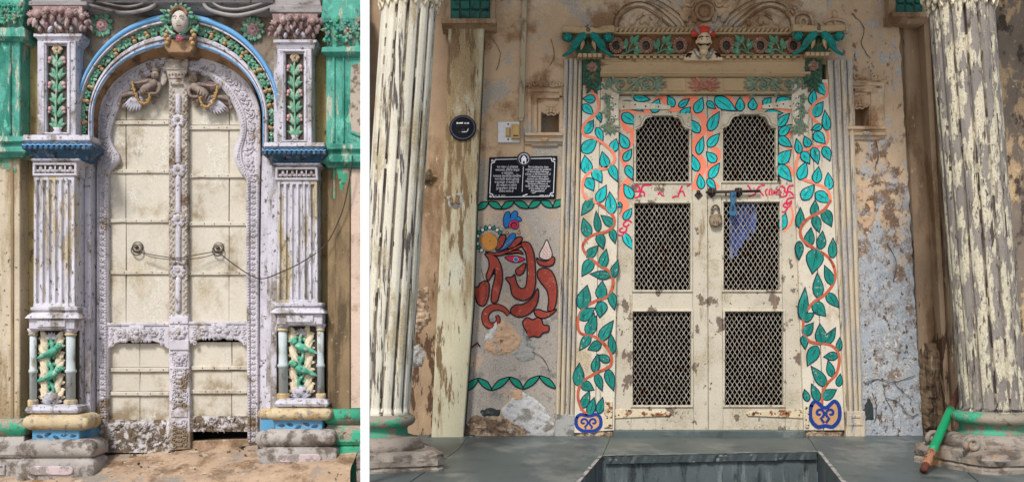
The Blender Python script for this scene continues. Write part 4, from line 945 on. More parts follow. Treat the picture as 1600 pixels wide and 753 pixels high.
# winged figures with garlands
for sg in (0, 1):
    T = (lambda x, y: (546.6-x, y+5)) if sg else None
    mb = MB(8, T).m('figure_taupe', True)
    mb.ball(243.5, 118, 10, 6.4, 7.4, 6.5, rot=.4, seg=12, rings=9); mb.ball(243, 110.5, 9, 7, 4.6, 6); mb.ball(247, 121, 14, 1.2, 2, 2)
    mb.m('recess_brown')
    for q in range(6): mb.ball(237+q*2.4, 110-abs(q-2.5)*-.8, 10, 2.2, 2.4, 3)
    mb.m('figure_taupe'); mb.tube(cr([(243, 124, 8), (241, 132, 10), (231, 139, 11), (222, 147, 10)], 4, False), [3.2, 3.6, 5, 6.6, 7.2, 6.4, 5.8, 6.2, 7.4, 7.6, 7, 6, 5][:13], 9)
    mb.tube(cr([(247, 130, 9), (251, 138, 11), (246, 147, 12), (234, 147, 12)], 4, False), [3.4]*4+[2.8]*4+[2.2]*5, 7); mb.tube(cr([(238, 127, 9), (226, 129, 11), (216, 131, 12), (209, 130, 12)], 4, False), [3.2]*4+[2.6]*4+[2.0]*5, 7)
    mb.ball(233, 147, 13, 2.6, 2, 2); mb.ball(208, 130, 13, 2.4, 2.2, 2)
    mb.m('lilac_white')
    for q in range(7): mb.leaf(222-q*1.4, 147+q*.3, PI*.60+q*.12, 31-abs(q-3)*1.5, 7, 4, 5, n=5, bend=-.08)
    mb.m('figure_taupe'); mb.tube(cr([(216, 148, 8), (203, 147, 9), (190, 151, 8), (187, 160, 7)], 4, False), [3.8]*4+[3.2]*4+[2.4]*5, 7); mb.ball(186, 163, 7, 3, 4.5, 3)
    for q in range(5): mb.tube([(232-q*4, 138+q*2.4, 19-q*.4), (236-q*4, 146+q*2.4, 16)], 1.0, 5)
    mb.m('carved_grey'); mb.ball(244.4, 119, 12.5, 4.6, 5.8, 5.4, rot=.4, seg=12, rings=9)
    mb.ball(244.8, 120, 17.6, 1.0, 2.2, 1.6); mb.m('recess_brown')
    for e in (-1, 1): mb.ball(244.4+e*1.9, 117.6, 17.2, .9, .6, .8)
    mb.ball(245.4, 123, 16.6, 1.5, .5, .8)
    fg = mb.build('winged_figure', dr)
    mb = MB(4, T).m('figure_taupe', True)
    for (x, y, an, L) in ((234, 130, -2.6, 26), (228, 128, -2.2, 22), (222, 138, -2.75, 24), (214, 142, -2.5, 22), (206, 146, 2.9, 22), (198, 152, 2.5, 18), (240, 142, .7, 14), (238, 150, 1.3, 14), (200, 160, 2.2, 16), (228, 156, 2.0, 16), (212, 158, 1.7, 18), (250, 112, -1.3, 16), (238, 112, -2.4, 18)):
        mb.leaf(x, y, an, L, 9, 1.5, 5, n=5, lobes=3, bend=.15)
    mb.build('leaf_spray', fg)
    mb = MB(6, T).m('carved_grey', True)
    for q in range(6): mb.leaf(248+q*.9, 137, -PI/2-.02+q*.09, 34-q*3, 6, 2+q*.7, 4, n=5, bend=.06)
    mb.m('mauve')
    for q in range(6): mb.leaf(236, 123, PI+.15-q*.15-.35, 31-q*2.5, 6, 2+q*.7, 4, n=5, bend=.1)
    mb.build('wing', fg)
    mb = MB(14, T).m('gold', True); G = cr([(207, 131, 13), (209, 141, 13), (214, 153, 12), (224, 162, 11), (232, 157, 12), (234, 148, 14)], 4, False)
    for (x, y, z) in G: mb.ball(x, y, z, 2.2, 2.2, 2.2); mb.ball(x+rn.uniform(-2, 2), y+rn.uniform(-2, 2), z+1.2, 1.7, 1.7, 1.7, seg=6, rings=4)
    mb.build('garland', fg)

# ================================================================ WIRE
wi = MB(20).m('wire_dark', True)
wi.tube(cr([(213, 391, 8), (228, 396, 8), (262, 402, 14), (277, 403, 15), (300, 398, 10), (320, 394, 6), (339, 391, 6)], 6, False), .75, 5)
wi.tube(cr([(213, 393, 7), (235, 401, 8), (262, 405, 13), (285, 405, 14), (315, 401, 8), (338, 393, 6)], 6, False), .65, 5)
wi.tube(cr([(338, 393, 6), (350, 403, 8), (372, 419, 10), (398, 433, 24), (420, 436, 45), (450, 427, 62), (482, 411, 60), (515, 384, 50), (538, 340, 52), (548, 305, 54), (556, 262, 58), (557, 250, 58)], 6, False), .9, 6)
tag(wi.build('wire'), 'thin dark wire looped through the ring handles and hanging across the right pilaster', 'wire')

# ================================================================ ADDED WHITE STRIP COVERING THE SEAM BETWEEN THE TWO DOORWAYS
def world_box(mb, x0, x1, y0, y1, z0, z1):
    v = [mb.w(x, y, z) for z in (z0, z1) for x, y in ((x0, y0), (x1, y0), (x1, y1), (x0, y1))]
    for q in ((0, 1, 2, 3), (4, 5, 6, 7), (0, 1, 5, 4), (1, 2, 6, 5), (2, 3, 7, 6), (3, 0, 4, 7)): mb.f([v[i] for i in q])
wp = MB().m('divider_white'); a = W(563.3, 0, 480); b = W(577, 0, 480)
world_box(wp, a.x, b.x, a.y, a.y+.02, -.9, 4.2)
tag(wp.build('divider_strip'), 'slim flat white strip added between the two doorways to divide them', 'post')
# ================================================================ RIGHT PORCH
class RMB(MB):                       # same helper, working directly in metres
    def v(s, x, y, d=0.0): return s.w(x, y, d)
def F(px, py, z=0.0):
    s = (CZ-z)/((py-CY)/KP); return ((px-CX)/KP*s, (s-1)*D)
rn = random.Random(5)
# ---- floor slabs, with the well of the steps cut out
fl = bpy.data.objects.new('porch_floor', None); COL.objects.link(fl); fl['kind'] = 'structure'
SL = [[(566, 676), (735, 676), (716, 702), (640, 753), (571, 806), (569, 806), (569, 690)],
      [(735, 676), (957, 676), (941.5, 711.5), (905, 753), (862, 806), (571, 806), (640, 753), (716, 702)],
      [(957, 676), (1259, 676), (1277.5, 705), (941.5, 711.5)],
      [(1259, 676), (1440, 676), (1530, 753), (1590, 806), (1356, 806), (1313, 753), (1277.5, 705)],
      [(1440, 676), (1680, 676), (1800, 806), (1590, 806), (1530, 753)]]
for pts in SL:
    mb = RMB().m('slate'); q = [F(x, y) for x, y in offset(pts, -.3)]
    a = [mb.w(x, y, -.09) for x, y in q]; b = [mb.w(x, y, 0+rn.uniform(-.002, .002)) for x, y in q]
    mb.ringjoin(a, b, smooth=False); mb.f(b, False); mb.build('slab', fl)
mb = RMB().m('slate'); q = [F(*p) for p in ((560, 679), (957, 679), (941.5, 711.5), (862, 806), (571, 806))]
for pts in (((560, 674), (957, 674), (941, 712), (862, 806), (571, 806)), ((957, 674), (1259, 674), (1277, 705.4), (942, 712)), ((1259, 674), (1680, 674), (1800, 806), (1356, 806), (1277, 705.4))):
    mb.f([mb.w(*F(x, y), -.007) for x, y in pts])
mb.build('bedding', fl)
A, B = F(941.5, 712), F(1277.5, 705.5); A2, B2 = F(862, 806), F(1356, 806)
st = bpy.data.objects.new('entrance_steps', None); COL.objects.link(st); st['kind'] = 'structure'
mb = RMB().m('slate_riser')
def quad(mb, p, q, z0, z1, n=24, jit=0.0):
    a = [mb.w(p[0]+(q[0]-p[0])*i/n, p[1]+(q[1]-p[1])*i/n-jit*mnoise.noise(Vector((i*.7, z0*9, 1))), z0) for i in range(n+1)]
    b = [mb.w(p[0]+(q[0]-p[0])*i/n, p[1]+(q[1]-p[1])*i/n-jit*mnoise.noise(Vector((i*.7, z1*9, 4))), z1+jit*.6*mnoise.noise(Vector((i*.9, 7, 1)))) for i in range(n+1)]
    mb.ringjoin(a, b, False, False); return b
quad(mb, (A[0], A[1]+.012), (B[0], B[1]+.012), -.6, -.03); quad(mb, A2, A, -.6, 0); quad(mb, B, B2, -.6, 0); mb.build('riser', st)
mb = RMB().m('slate_edge'); b = quad(mb, (A[0]+.01, A[1]-.012), (B[0]-.01, B[1]-.012), -.045, -.004, 60, .012)
t_ = [mb.w(mb.V[i][0], mb.V[i][1]+.05, mb.V[i][2]) for i in b]; mb.ringjoin(b, t_, False, False); mb.build('nosing', st)
mb = RMB().m('grey_stone')
def rim(p, q, o):
    e = Vector((q[0]-p[0], q[1]-p[1])).normalized(); nn = Vector((-e.y, e.x))*o; n = 30
    a_1 = [mb.w(p[0]+(q[0]-p[0])*i/n, p[1]+(q[1]-p[1])*i/n, .0035) for i in range(n+1)]; b_1 = [mb.w(mb.V[i][0]+nn.x*(1+.5*mnoise.noise(Vector((k*.8, o*99, 1)))), mb.V[i][1]+nn.y*(1+.5*mnoise.noise(Vector((k*.8, o*99, 1)))), .0035) for k, i in enumerate(a_1)]
    mb.ringjoin(a_1, b_1, False, False)
rim(A, B, .016); rim(A2, A, .02); rim(B, B2, .02); mb.build('rim', st)
mb = RMB().m('slate'); mb.f([mb.w(x, y, -.42) for x, y in (A, B, B2, A2)]); mb.build('tread', st)

# ---- roof over the porch, out of the picture, that shades the top of the wall
rf = thing('porch_roof', 'plain timber porch roof above the painted lattice doors', 'roof', 1100, -60, 200)
mb = RMB().m('weather_wood'); world_box(mb, -.95, 4.6, -1.75, .15, 4.15, 4.27); mb.build('boarding', rf)
mb = RMB().m('weather_wood'); world_box(mb, -.95, 4.6, -1.66, -1.4, 3.95, 4.15); mb.build('beam', rf)

# ---- walls of the porch
pw = thing('porch_wall', 'beige plaster porch wall, peeling to grey and brown on the right', 'wall', 1000, 680, 0)
N1, N2 = (846, 173, 876, 208), (1330, 163, 1358, 197)
mb = MB(0).m('wall_beige', True); mb.wall(736, -262, 906, 316, 0, [N1], 9, 1.2, .03, 3); mb.wall(905, -262, 1292, 101, 0, (), 9, 1.2, .03, 4); mb.build('upper_plaster', pw)
mb = MB(0).m('wall_mural', True); mb.wall(722, 316, 906, 700, 0, (), 6, .8, .05, 5); mb.build('mural_plaster', pw)
mb = MB(0, lambda x, y: (x+max(0, (x-1372)/74)*(-38+(max(y, -60)-100)*.058+2.5*mnoise.noise(Vector((y*.06, 0, 3)))), y)).m('wall_peel', True); mb.wall(1291, -262, 1446, 700, 0, [N2], 5, 1.8, .06, 6); mb.build('peeling_plaster', pw)
mb = MB(-12).m('recess_wall', True); mb.wall(556, -262, 745, 740, -12, (), 9, 1.6, .04, 7); mb.build('left_return', pw)
mb = MB(-14).m('recess_wall', True)
xs = [1398+i*5 for i in range(24)]; ys = [-262+i*10 for i in range(101)]
mb.grid(xs, ys, lambda x, y: -8-.22*max(0, (x-1412-(y*.05)))+1.5*mnoise.fractal(Vector((x*.05, y*.03, 3)), 1, 2, 4)); mb.build('right_return', pw)
mb = MB(-2).m('dark_plaster', True); mb.wall(1500, -262, 1720, 740, -2, (), 8, 3.0, .05, 8); mb.build('end_wall', pw)
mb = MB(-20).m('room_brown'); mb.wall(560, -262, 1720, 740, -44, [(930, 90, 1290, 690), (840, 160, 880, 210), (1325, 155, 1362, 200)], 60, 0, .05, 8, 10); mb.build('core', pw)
for N in (N1, N2):                    # the sunk boxes of the two niches
    mb = MB(0).m('wall_beige'); x0, y0, x1, y1 = N
    a = [mb.v(x, y, .6) for x, y in rect(*N)]; b = [mb.v(x, y, -34) for x, y in rect(x0+1, y0+2, x1-1, y1-1)]; mb.ringjoin(a, b, smooth=False); mb.f(b, False); mb.build('niche_box', pw)
# broken plaster
for nm, m_, pts, d, h, amp, sd in (
    ('bare_patch', 'bare_plaster', [(757, 545), (768, 512), (785, 500), (800, 508), (815, 530), (812, 545), (795, 552), (775, 556)], .5, 1.2, 1.6, 1),
    ('plaster_edge', 'lime_white', [(757, 530), (768, 534), (780, 512), (776, 500), (764, 516)], .5, 2.0, 1.2, 2),
    ('cement_patch', 'grey_cement', [(800, 552), (815, 535), (818, 512), (836, 540), (835, 560), (815, 566)], .3, 1.6, 1.4, 3),
    ('rubble_patch', 'rubble', [(727, 665), (740, 648), (760, 652), (785, 648), (800, 660), (822, 668), (822, 692), (725, 692)], .6, 2.4, 2.6, 4),
    ('lime_patch', 'lime_white', [(783, 640), (800, 622), (815, 612), (835, 622), (855, 640), (866, 665), (850, 678), (832, 680), (815, 668), (795, 660)], .4, 1.3, 1.0, 5),
    ('bare_patch', 'bare_plaster', [(796, 610), (815, 608), (818, 622), (806, 630)], .6, 1.8, 1.6, 6),
    ('damp_patch', 'dark_damp', [(750, 642), (765, 636), (782, 640), (780, 650), (755, 650)], .6, .8, .6, 7),
    ('cement_patch', 'grey_cement', [(866, 645), (898, 650), (898, 690), (868, 690)], .6, 5.0, 1.0, 8),
    ('cement_patch', 'grey_cement', [(788, 678), (825, 680), (866, 672), (868, 694), (780, 694)], .4, 1.6, 1.2, 9),
    ('bare_patch', 'bare_plaster', [(1338, 290), (1362, 286), (1366, 345), (1352, 362), (1338, 350)], .4, -.2, .8, 10),
    ('damp_patch', 'dark_damp', [(1352, 632), (1358, 620), (1366, 640), (1364, 656), (1352, 656)], .4, .8, .6, 11),
    ('cement_patch', 'grey_cement', [(642, 545), (655, 538), (664, 556), (660, 572), (642, 570)], -11, 4, 3.0, 15),
    ('rubble_patch', 'rubble', [(640, 455), (668, 450), (672, 500), (655, 520), (640, 510)], -11, 1.4, 2.6, 16),
    ('bare_patch', 'pilaster_brown', [(662, 272), (672, 265), (681, 277), (674, 285), (662, 286)], -10, 7, 4.0, 17),
    ('lime_patch', 'grey_cement', [(1444, 150), (1470, 120), (1476, 200), (1452, 230)], -16, .2, .2, 18)):
    if sd == 18: continue
    mb = MB(d).m(m_); mb.patch(pts, d, h, amp, 2.6, .14, sd, 3); mb.build(nm, pw)
mb = MB(2).m('recess_dark'); rc = random.Random(8)
for P_ in ([(1352, 598), (1372, 592), (1398, 596), (1430, 586)], [(1380, 600), (1384, 622), (1394, 640), (1396, 668)], [(1396, 596), (1410, 612), (1424, 622)], [(1362, 612), (1370, 634), (1366, 660)], [(1410, 640), (1424, 650), (1434, 646)], [(1384, 622), (1404, 628), (1416, 644)],
           [(1356, 290), (1376, 284), (1400, 290)], [(1366, 210), (1372, 240), (1368, 262)], [(1386, 380), (1400, 410), (1396, 440)], [(770, 60), (782, 84), (776, 110)], [(860, 60), (866, 88), (858, 104)], [(830, 548), (848, 560), (858, 580)], [(752, 420), (760, 452), (756, 470)], [(1330, 20), (1350, 44), (1346, 70), (1360, 92)]):
    q_ = cr(P_, 5, False); mb.stroke([(x+rc.uniform(-.8, .8), y+rc.uniform(-.8, .8)) for x, y in q_], [.5+.7*rc.random() for _ in q_], 1.9, .2)
mb.build('crack', pw, kind='stuff')
mb = MB(6).m('recess_dark'); mb.stroke([(758, 40), (753, 150), (748.5, 260), (744, 380), (740.6, 480), (733, 580), (725.6, 684)], [1.6, 2.2, 1.4, 2.6, 2.0, 2.4, 3.0], 5, .3); mb.build('joint', pw)
# low relief crest over the frieze
mb = MB(4).m('wall_beige', True)
def crest(mb, P, r): mb.tube(cr([(x, y, 3.0) for x, y in P], 6, False), r*1.25, 7)
for T in (None, lambda x, y: (2202-x, y)):
    mb.T = T
    crest(mb, [(962, 42), (966, 26), (980, 12), (1000, 7), (1020, 14), (1040, 30), (1054, 42)], 2.2)
    crest(mb, [(966, 28), (972, 20), (966, 16), (962, 22)], 1.6); crest(mb, [(1010, 0), (1035, 10), (1062, 30), (1068, 42)], 1.8); crest(mb, [(1058, 8), (1050, 2), (1040, -8)], 1.8)
    for (x, y, a, L, w_) in ((985, 40, -1.2, 22, 12), (1000, 38, -.9, 24, 10), (1014, 40, -1.9, 20, 9), (1030, 41, -1.4, 14, 8), (1076, 34, -2.4, 24, 12), (1088, 36, -2.0, 22, 10), (1066, 18, -2.6, 22, 12), (1050, -2, .4, 26, 12), (1080, 6, -2.2, 22, 10), (990, 24, -.4, 16, 7), (1004, 22, -.1, 16, 7)): mb.leaf(x, y, a, L, w_, .5, 6.0, lobes=2, bend=.12)
mb.T = None; crest(mb, [(1101+13*math.cos(a*PI/8), 18+13*math.sin(a*PI/8)) for a in range(17)], 2.4); mb.ball(1101, 18, 0, 9, 9, 3.5, seg=14, rings=6); mb.ball(1102, 18, 3, 2, 2, 1.6)
for q in range(7): mb.ball(1238+7*math.cos(q*.9), 24+8*math.sin(q*.9)-6, 1, 4.2, 4.2, 3.4)
crest(mb, [(1242, 42), (1240, 28), (1252, 20), (1266, 24), (1271, 40)], 2.2); crest(mb, [(1256+6*math.cos(a), 34+6*math.sin(a)) for a in (0, 1, 2, 3, 4, 5, 6.28)], 2.0)
mb.ball(1305, 22, 1, 4.5, 7, 4); mb.tube([(1305, 28, 1), (1306, 40, 1)], 2.4, 6); crest(mb, [(1288, 36), (1298, 31), (1312, 31), (1322, 36), (1324, 52)], 1.8)
mb.build('relief_crest', pw)
mb = MB(3).m('recess_brown')  # dark strokes beside the crest curves: relief shade painted in, with grime
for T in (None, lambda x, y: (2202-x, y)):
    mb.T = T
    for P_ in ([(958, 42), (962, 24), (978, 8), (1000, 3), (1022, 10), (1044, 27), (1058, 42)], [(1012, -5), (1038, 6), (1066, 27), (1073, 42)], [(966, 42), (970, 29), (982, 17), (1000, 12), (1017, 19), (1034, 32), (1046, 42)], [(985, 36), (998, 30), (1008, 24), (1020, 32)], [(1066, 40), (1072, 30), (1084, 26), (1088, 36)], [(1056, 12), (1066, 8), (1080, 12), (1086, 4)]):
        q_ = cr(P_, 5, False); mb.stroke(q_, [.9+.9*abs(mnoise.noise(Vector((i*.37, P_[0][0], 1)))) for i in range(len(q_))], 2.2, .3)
mb.T = None; q_ = circ(1101, 18, 16.6, 16.6, 30); mb.stroke(q_+q_[:2], 1.3, 2.2, .3); mb.build('shade_line', pw, kind='stuff')

# ---- niches
def niche(label, ox, oy, right):
    t = thing('wall_niche', label, 'niche', ox+16, oy+36, 2, 'small lamp niches beside the door')
    X0, X1 = ox, ox+31; mb = MB(4).m('moulding_wood' if False else 'wall_beige')
    L0, L1 = (ox-23, ox+34) if not right else (ox-4, ox+56)
    mb.frame(rect(L0+2, oy-34, L1-1, oy+38), rect(L0+8, oy-28, L1-6, oy+36), 0, 2.4, 1); mb.frame(rect(L0+11, oy-24, L1-4, oy+36), rect(X0-6, oy-18, X1+2, oy+35.5), 0, 4, 1)
    mb.frame(rect(X0-5, oy-14, X1+2, oy+35.6), rect(X0, oy+4, X1, oy+35), 0, 2.6, .8); mb.build('frame', t)
    mb = MB(4).m('wall_beige', True)
    for k in range(5):
        for j in range(3-abs(k-2)): mb.ball(X0+5+k*5.2, oy+2-j*4+abs(k-2)*1.0, 3, 2.9, 2.4, 2.4, rot=.7)
    for sg in (-1, 1): mb.tube(cr([(X0+15.5+sg*15, oy+2, 2), (X0+15.5+sg*9, oy+3, 3), (X0+15.5+sg*5, oy+8, 3), (X0+15.5, oy+6, 3)], 4, False), 1.3, 5); mb.leaf(X0+15.5, oy-4, -PI/2+sg*1.1, 12, 4.5, 2.5, 2.4, n=4)
    mb.build('carved_arch', t)
    mb = MB(8).m('wall_beige'); mb.hstrip(L0-2, L1, [(oy+35.4, 3), (oy+36, 10), (oy+40, 10), (oy+41, 6), (oy+44, 5), (oy+45, 8), (oy+49, 7), (oy+50, 4), (oy+53, 3)]); mb.m('wall_beige', True); mb.hstrip(L0+8, L1-8, [(oy+52, 2), (oy+53, 5), (oy+55, 4), (oy+57, 1)])
    for q in range(5): mb.leaf((L0+L1)/2, oy+44, PI*(.1+.8*q/4), 7, 3.4, 8, 2, n=4)
    mb.build('sill', t)
    mb = MB(4).m('wall_beige', True); cx = (L0+L1)/2-1; k_ = (L1-L0)/57
    for q in range(7): a = -PI*(.1+.8*q/6); mb.leaf(cx, oy-38, a, 19 if q == 3 else 12, 7, 1, 5, n=4)
    for sg in (-1, 1):
        mb.tube(spiral(cx+sg*13*k_, oy-42, 6, 1, .5, sg*1.4, 2.5, 12), 1.7, 5); mb.tube(spiral(cx+sg*23*k_, oy-40, 4.6, 1, 2.0, sg*1.3, 2.5, 10), 1.5, 5)
        for q in range(4): mb.leaf(cx+sg*(8+q*6)*k_, oy-37, -PI/2+sg*(.3+.2*q), 9, 4.4, 1, 2.6, n=4)
    mb.build('crest', t)
niche('left niche, with carved crest, beside the switch plate', 845.5, 172, False)
niche('right niche, small square hole above the peeling wall', 1328, 162, True)

# ---- square post on the left with its bracket; bracket on the right
sp_ = thing('square_post', 'cream square wall post carrying the round dark plaque', 'post', 700, 682, 22)
mb = MB(22).m('post_cream'); mb.poly([(701, 38), (757, 38), (747, 260), (739, 480), (724, 684), (674, 684), (683, 480), (694, 260)], -12, 22, 1.5); mb.build('shaft', sp_)
mb = MB(24).m('post_cream'); mb.patch([(703, 304), (719, 304), (719, 320), (703, 320)], 21.8, 2.4, .4, 2, seed=4, edge=2); mb.build('plaster_square', sp_)
mb = MB(23).m('grey_cement'); mb.patch([(698, 306), (723, 300), (724, 322), (712, 330), (700, 322)], 21.6, .8, .6, 2, seed=7, edge=2); mb.build('bare_patch', sp_)
mb = MB(14).m('dark_damp'); mb.box(670, 680, 742, 692, -12, 20, 1); mb.build('foot', sp_)
def bracket(t, x0, x1, y, tx0, tx1, lab):
    mb = MB(36).m('recess_wall'); mb.hstrip(x0, x1, [(y-2, 30), (y, 38), (y+7, 38), (y+9, 30), (y+12, 18)]); mb.box(tx0-8, -60, tx1+8, y, 0, 18, 1); mb.build('ledge', t)
    k = max(2, round((tx1-tx0)/16)); wv = (tx1-tx0)/k
    for i in range(k):
        for j in range(4):
            mb = MB(30).m('tile_green', True); xx = tx0+wv*i; yy = y-17-j*15; mb.poly([(xx+.4, yy), (xx+wv-.4, yy), (xx+wv-.4, yy+13), (xx+wv*.8, yy+15), (xx+wv*.2, yy+15), (xx+.4, yy+13)], 12, 21+j*3+rn.uniform(-.6, .6), 1.6); mb.build('tile', t)
bracket(sp_, 690, 776, 30, 703, 766, 0)
br = thing('wall_bracket', 'green tiled bracket on a beige ledge high on the right', 'bracket', 1425, 30, 20)
bracket(br, 1394, 1452, 20, 1404, 1446, 0)
sw = thing('door_post', 'weathered wooden strip post behind the peeling right column', 'post', 1480, 690, 20)
mb = MB(20).m('weather_wood'); mb.poly([(1452, -40), (1466, -40), (1506, 690), (1492, 690)], -14, 20, 1.5); mb.m('recess_wall'); mb.poly([(1443, -40), (1452, -40), (1492, 690), (1484, 690)], -14, 12, 1); mb.build('strip', sw)
mb = MB(6).m('weather_wood', True); mb.patch([(1438, 560), (1452, 540), (1476, 548), (1482, 600), (1478, 672), (1448, 672), (1440, 630)], -6, 6, 5, 3.5, .07, 3); mb.build('rotten_base', sw)

# ---- conduit, switch plate
cd = thing('cable_conduit', 'grey plastic conduit running down the wall to the switches', 'conduit', 815, 186, 4)
mb = MB(6).m('conduit_grey'); mb.poly([(817, -40), (825, -40), (819, 185), (810, 185)], 0, 6, 1); mb.box(811, 183, 818, 189, 0, 5, .6); mb.build('duct', cd)
mb = MB(4).m('conduit_grey', True); mb.tube(cr([(814, 188, 3), (816, 193, 4), (817, 200, 3), (819, 214, 2), (818, 238, 2)], 4, False), .9, 5); mb.build('cable', cd)
s_ = thing('switch_plate', 'white switch plate with a yellowed switch and socket', 'switch', 797, 223, 3)
mb = MB(4).m('switch_white'); mb.box(778, 190.5, 812, 223, 0, 4, .8); mb.build('plate', s_)
mb = MB(7).m('switch_yellow'); mb.box(790, 199, 797.5, 214, 3, 6, .6); mb.poly([(791.5, 201), (796, 201), (796, 212), (791.5, 212)], 5, 8, .6); mb.build('switch', s_)
mb = MB(9).m('switch_yellow'); mb.box(799, 194, 812, 217, 3, 11, 1.2); mb.frame(rect(800.5, 196, 810.5, 211), rect(801.5, 197, 809.5, 210), 10, 11.6, .3); mb.m('iron_dark').box(802, 212, 810, 214, 10, 11.5, .2); mb.build('socket', s_)
for y in (194, 218): mb = MB(5).m('iron_dark', True); mb.ball(794, y, 4, 1.6, 1.6, .8); mb.build('screw', s_)

# ---- plaques
t = thing('round_plaque', 'round dark blue plaque on the cream square post', 'plaque', 723, 220, 23)
mb = MB(26).m('plaque_black', True); mb.poly(circ(723, 199.5, 21, 20, 36), 20, 25.4, .8); mb.build('disc', t)
mb = MB(26).m('plaque_grey'); mb.frame(circ(723, 199.5, 19.8, 18.8, 36), circ(723, 199.5, 17.4, 16.4, 36), 24, 25.9, .2)
for sg in (-1, 1): mb.poly(circ(723+sg*16.7, 207, 1.1, 1.1, 8), 25, 27, .2)
mb.build('rim', t)
mb = MB(26).m('letter_white'); x = 713.5
for q, l_ in enumerate((2, 1.4, 2.4, 2.6, 2.2, 0, 1.4, 1.2, 1.8, 1.6)):
    if l_: mb.box(x, 191.5+rn.uniform(-.3, .3), x+l_*.8, 193.6+rn.uniform(-.2, .6), 25, 25.8)
    x += 2.0
mb.m('plaque_grey'); mb.box(712, 197.2, 732, 197.6, 25, 25.8)
x = 716
for q in range(7): mb.m('letter_white' if q > 2 else 'plaque_grey').box(x, 205.4+rn.uniform(-.3, .3), x+1.2, 207.0, 25, 25.8); x += 1.9
mb.m('letter_white').stroke([(729, 206), (731, 203.5), (731.5, 201)], .9, 25.4, .5); mb.m('plaque_grey').box(721, 202, 726, 203, 25, 25.8); mb.build('lettering', t, kind='stuff')
def text_fit(mb, s, x, y, size, d, fit, shear=.25):
    n0 = len(mb.V); text_mesh(mb, s, 0, y, size, d, shear); xs = [v[0] for v in mb.V[n0:]]
    if not xs: return
    a, b = min(xs), max(xs); x0 = (x-fit/2-CX)/KP*mb.k; wv = fit/KP*mb.k
    for i in range(n0, len(mb.V)): X, Y, Z = mb.V[i]; mb.V[i] = (x0+(X-a)/(b-a)*wv, Y, Z)
t = thing('inscription_plaque', 'black rectangular stone plaque with two columns of white text', 'plaque', 816, 312, 3)
PQ = [(764.5, 246), (871, 243.5), (868, 310.5), (761, 312)]
mb = MB(5).m('plaque_black'); mb.poly(PQ, 0, 5, .6); mb.build('slab', t)
mb = MB(5).m('letter_white')
i1 = offset(PQ, -3.2)
def notch(p, k):
    out = []
    for i in range(4):
        a, b, c = Vector(p[i-1]), Vector(p[i]), Vector(p[(i+1) % 4]); e1 = (a-b).normalized()*k; e2 = (c-b).normalized()*k
        out += [tuple(b+e1), tuple(b+(e1+e2)*.75), tuple(b+e2)]
    return out
o_ = notch(i1, 6); n_ = notch(offset(PQ, -4.2), 6)
mb.frame(o_, n_, 4.6, 5.5)
for p in offset(PQ, -5.2): mb.tube(spiral(p[0], p[1], 2.2, .5, 0, 1.5, 5.4, 10), .5, 4)
mb.stroke([(817.8, 260), (815.8, 300)], .8, 5, .5); mb.build('border', t)
mb = MB(5).m('letter_white')
EN = ['This building has been', 'restored under the guidance', 'of Ahmedabad Heritage', 'Center, in the framework of', 'a Collaborative project', 'between the Ahmedabad', 'Municipal Corporation and', 'Embassy of France in', 'India, for the revival plan', 'of the walled city of', 'Ahmedabad']
EW = (32, 40, 34, 40, 32, 34, 39, 31, 38, 28, 22)
for q, (s, wv) in enumerate(zip(EN, EW)): text_fit(mb, s, 841-q*.1, 262.5+q*3.72, 4.6, 5.4, wv)
GJ = ['આ મકાન નું સંરક્ષણ', 'અમદાવાદ હેરિટેજ સેન્ટર', 'ના માર્ગદર્શન', 'અમદાવાદ મ્યુનિસિપલ કોર્પોરેશન', 'અને ભારત સ્થિત ફ્રાન્સ', 'ના દૂતાવાસ ના સહયોગ થી', 'કોટ વિસ્તાર ના વિકાસ', 'પુનરુત્થાન યોજના', 'કરવામાં આવેલ છે']
GW = (33, 37, 18, 43, 38, 38, 32, 32, 22)
for q, (s, wv) in enumerate(zip(GJ, GW)): text_fit(mb, s, 793-q*.25, 262.6+q*4.72, 5.2, 5.4, wv)
text_fit(mb, 'Dt. 28. 2002', 781, 307, 3, 5.4, 17, .2); text_fit(mb, '2002. 8.31', 850, 306.6, 3, 5.4, 15, .2); mb.stroke([(816.5, 306.5), (824, 303.5)], 1.6, 5, .5); mb.stroke([(831, 301), (834, 302), (838, 299.5)], .8, 5, .5)
mb.build('lettering', t, kind='stuff')
mb = MB(7).m('plaque_grey'); mb.poly(circ(818.5, 248.5, 11, 11, 28), 0, 7.4, 1); mb.m('plaque_black').poly(circ(818.5, 248.5, 9.4, 9.4, 28), 5, 7.8, .2); mb.m('letter_white'); mb.frame(circ(818.5, 248.5, 8.2, 8.4, 28), circ(818.5, 248.5, 7.6, 7.8, 28), 7, 8.2)
mb.poly([(815, 256), (814.4, 248), (818.5, 243), (822.6, 248), (822, 256), (820, 256), (820, 252), (817, 252), (817, 256)], 7, 8.4, .2); mb.poly([(815.4, 247), (821.6, 247), (820, 244), (817, 244)], 7, 8.8, .2)
for q in range(9): a = PI+PI*q/8; mb.box(818.5+6.2*math.cos(a)-.5, 247.5+6.2*math.sin(a)-.5, 818.5+6.2*math.cos(a)+.5, 247.5+6.2*math.sin(a)+.5, 7, 8.2)
mb.build('crest', t)

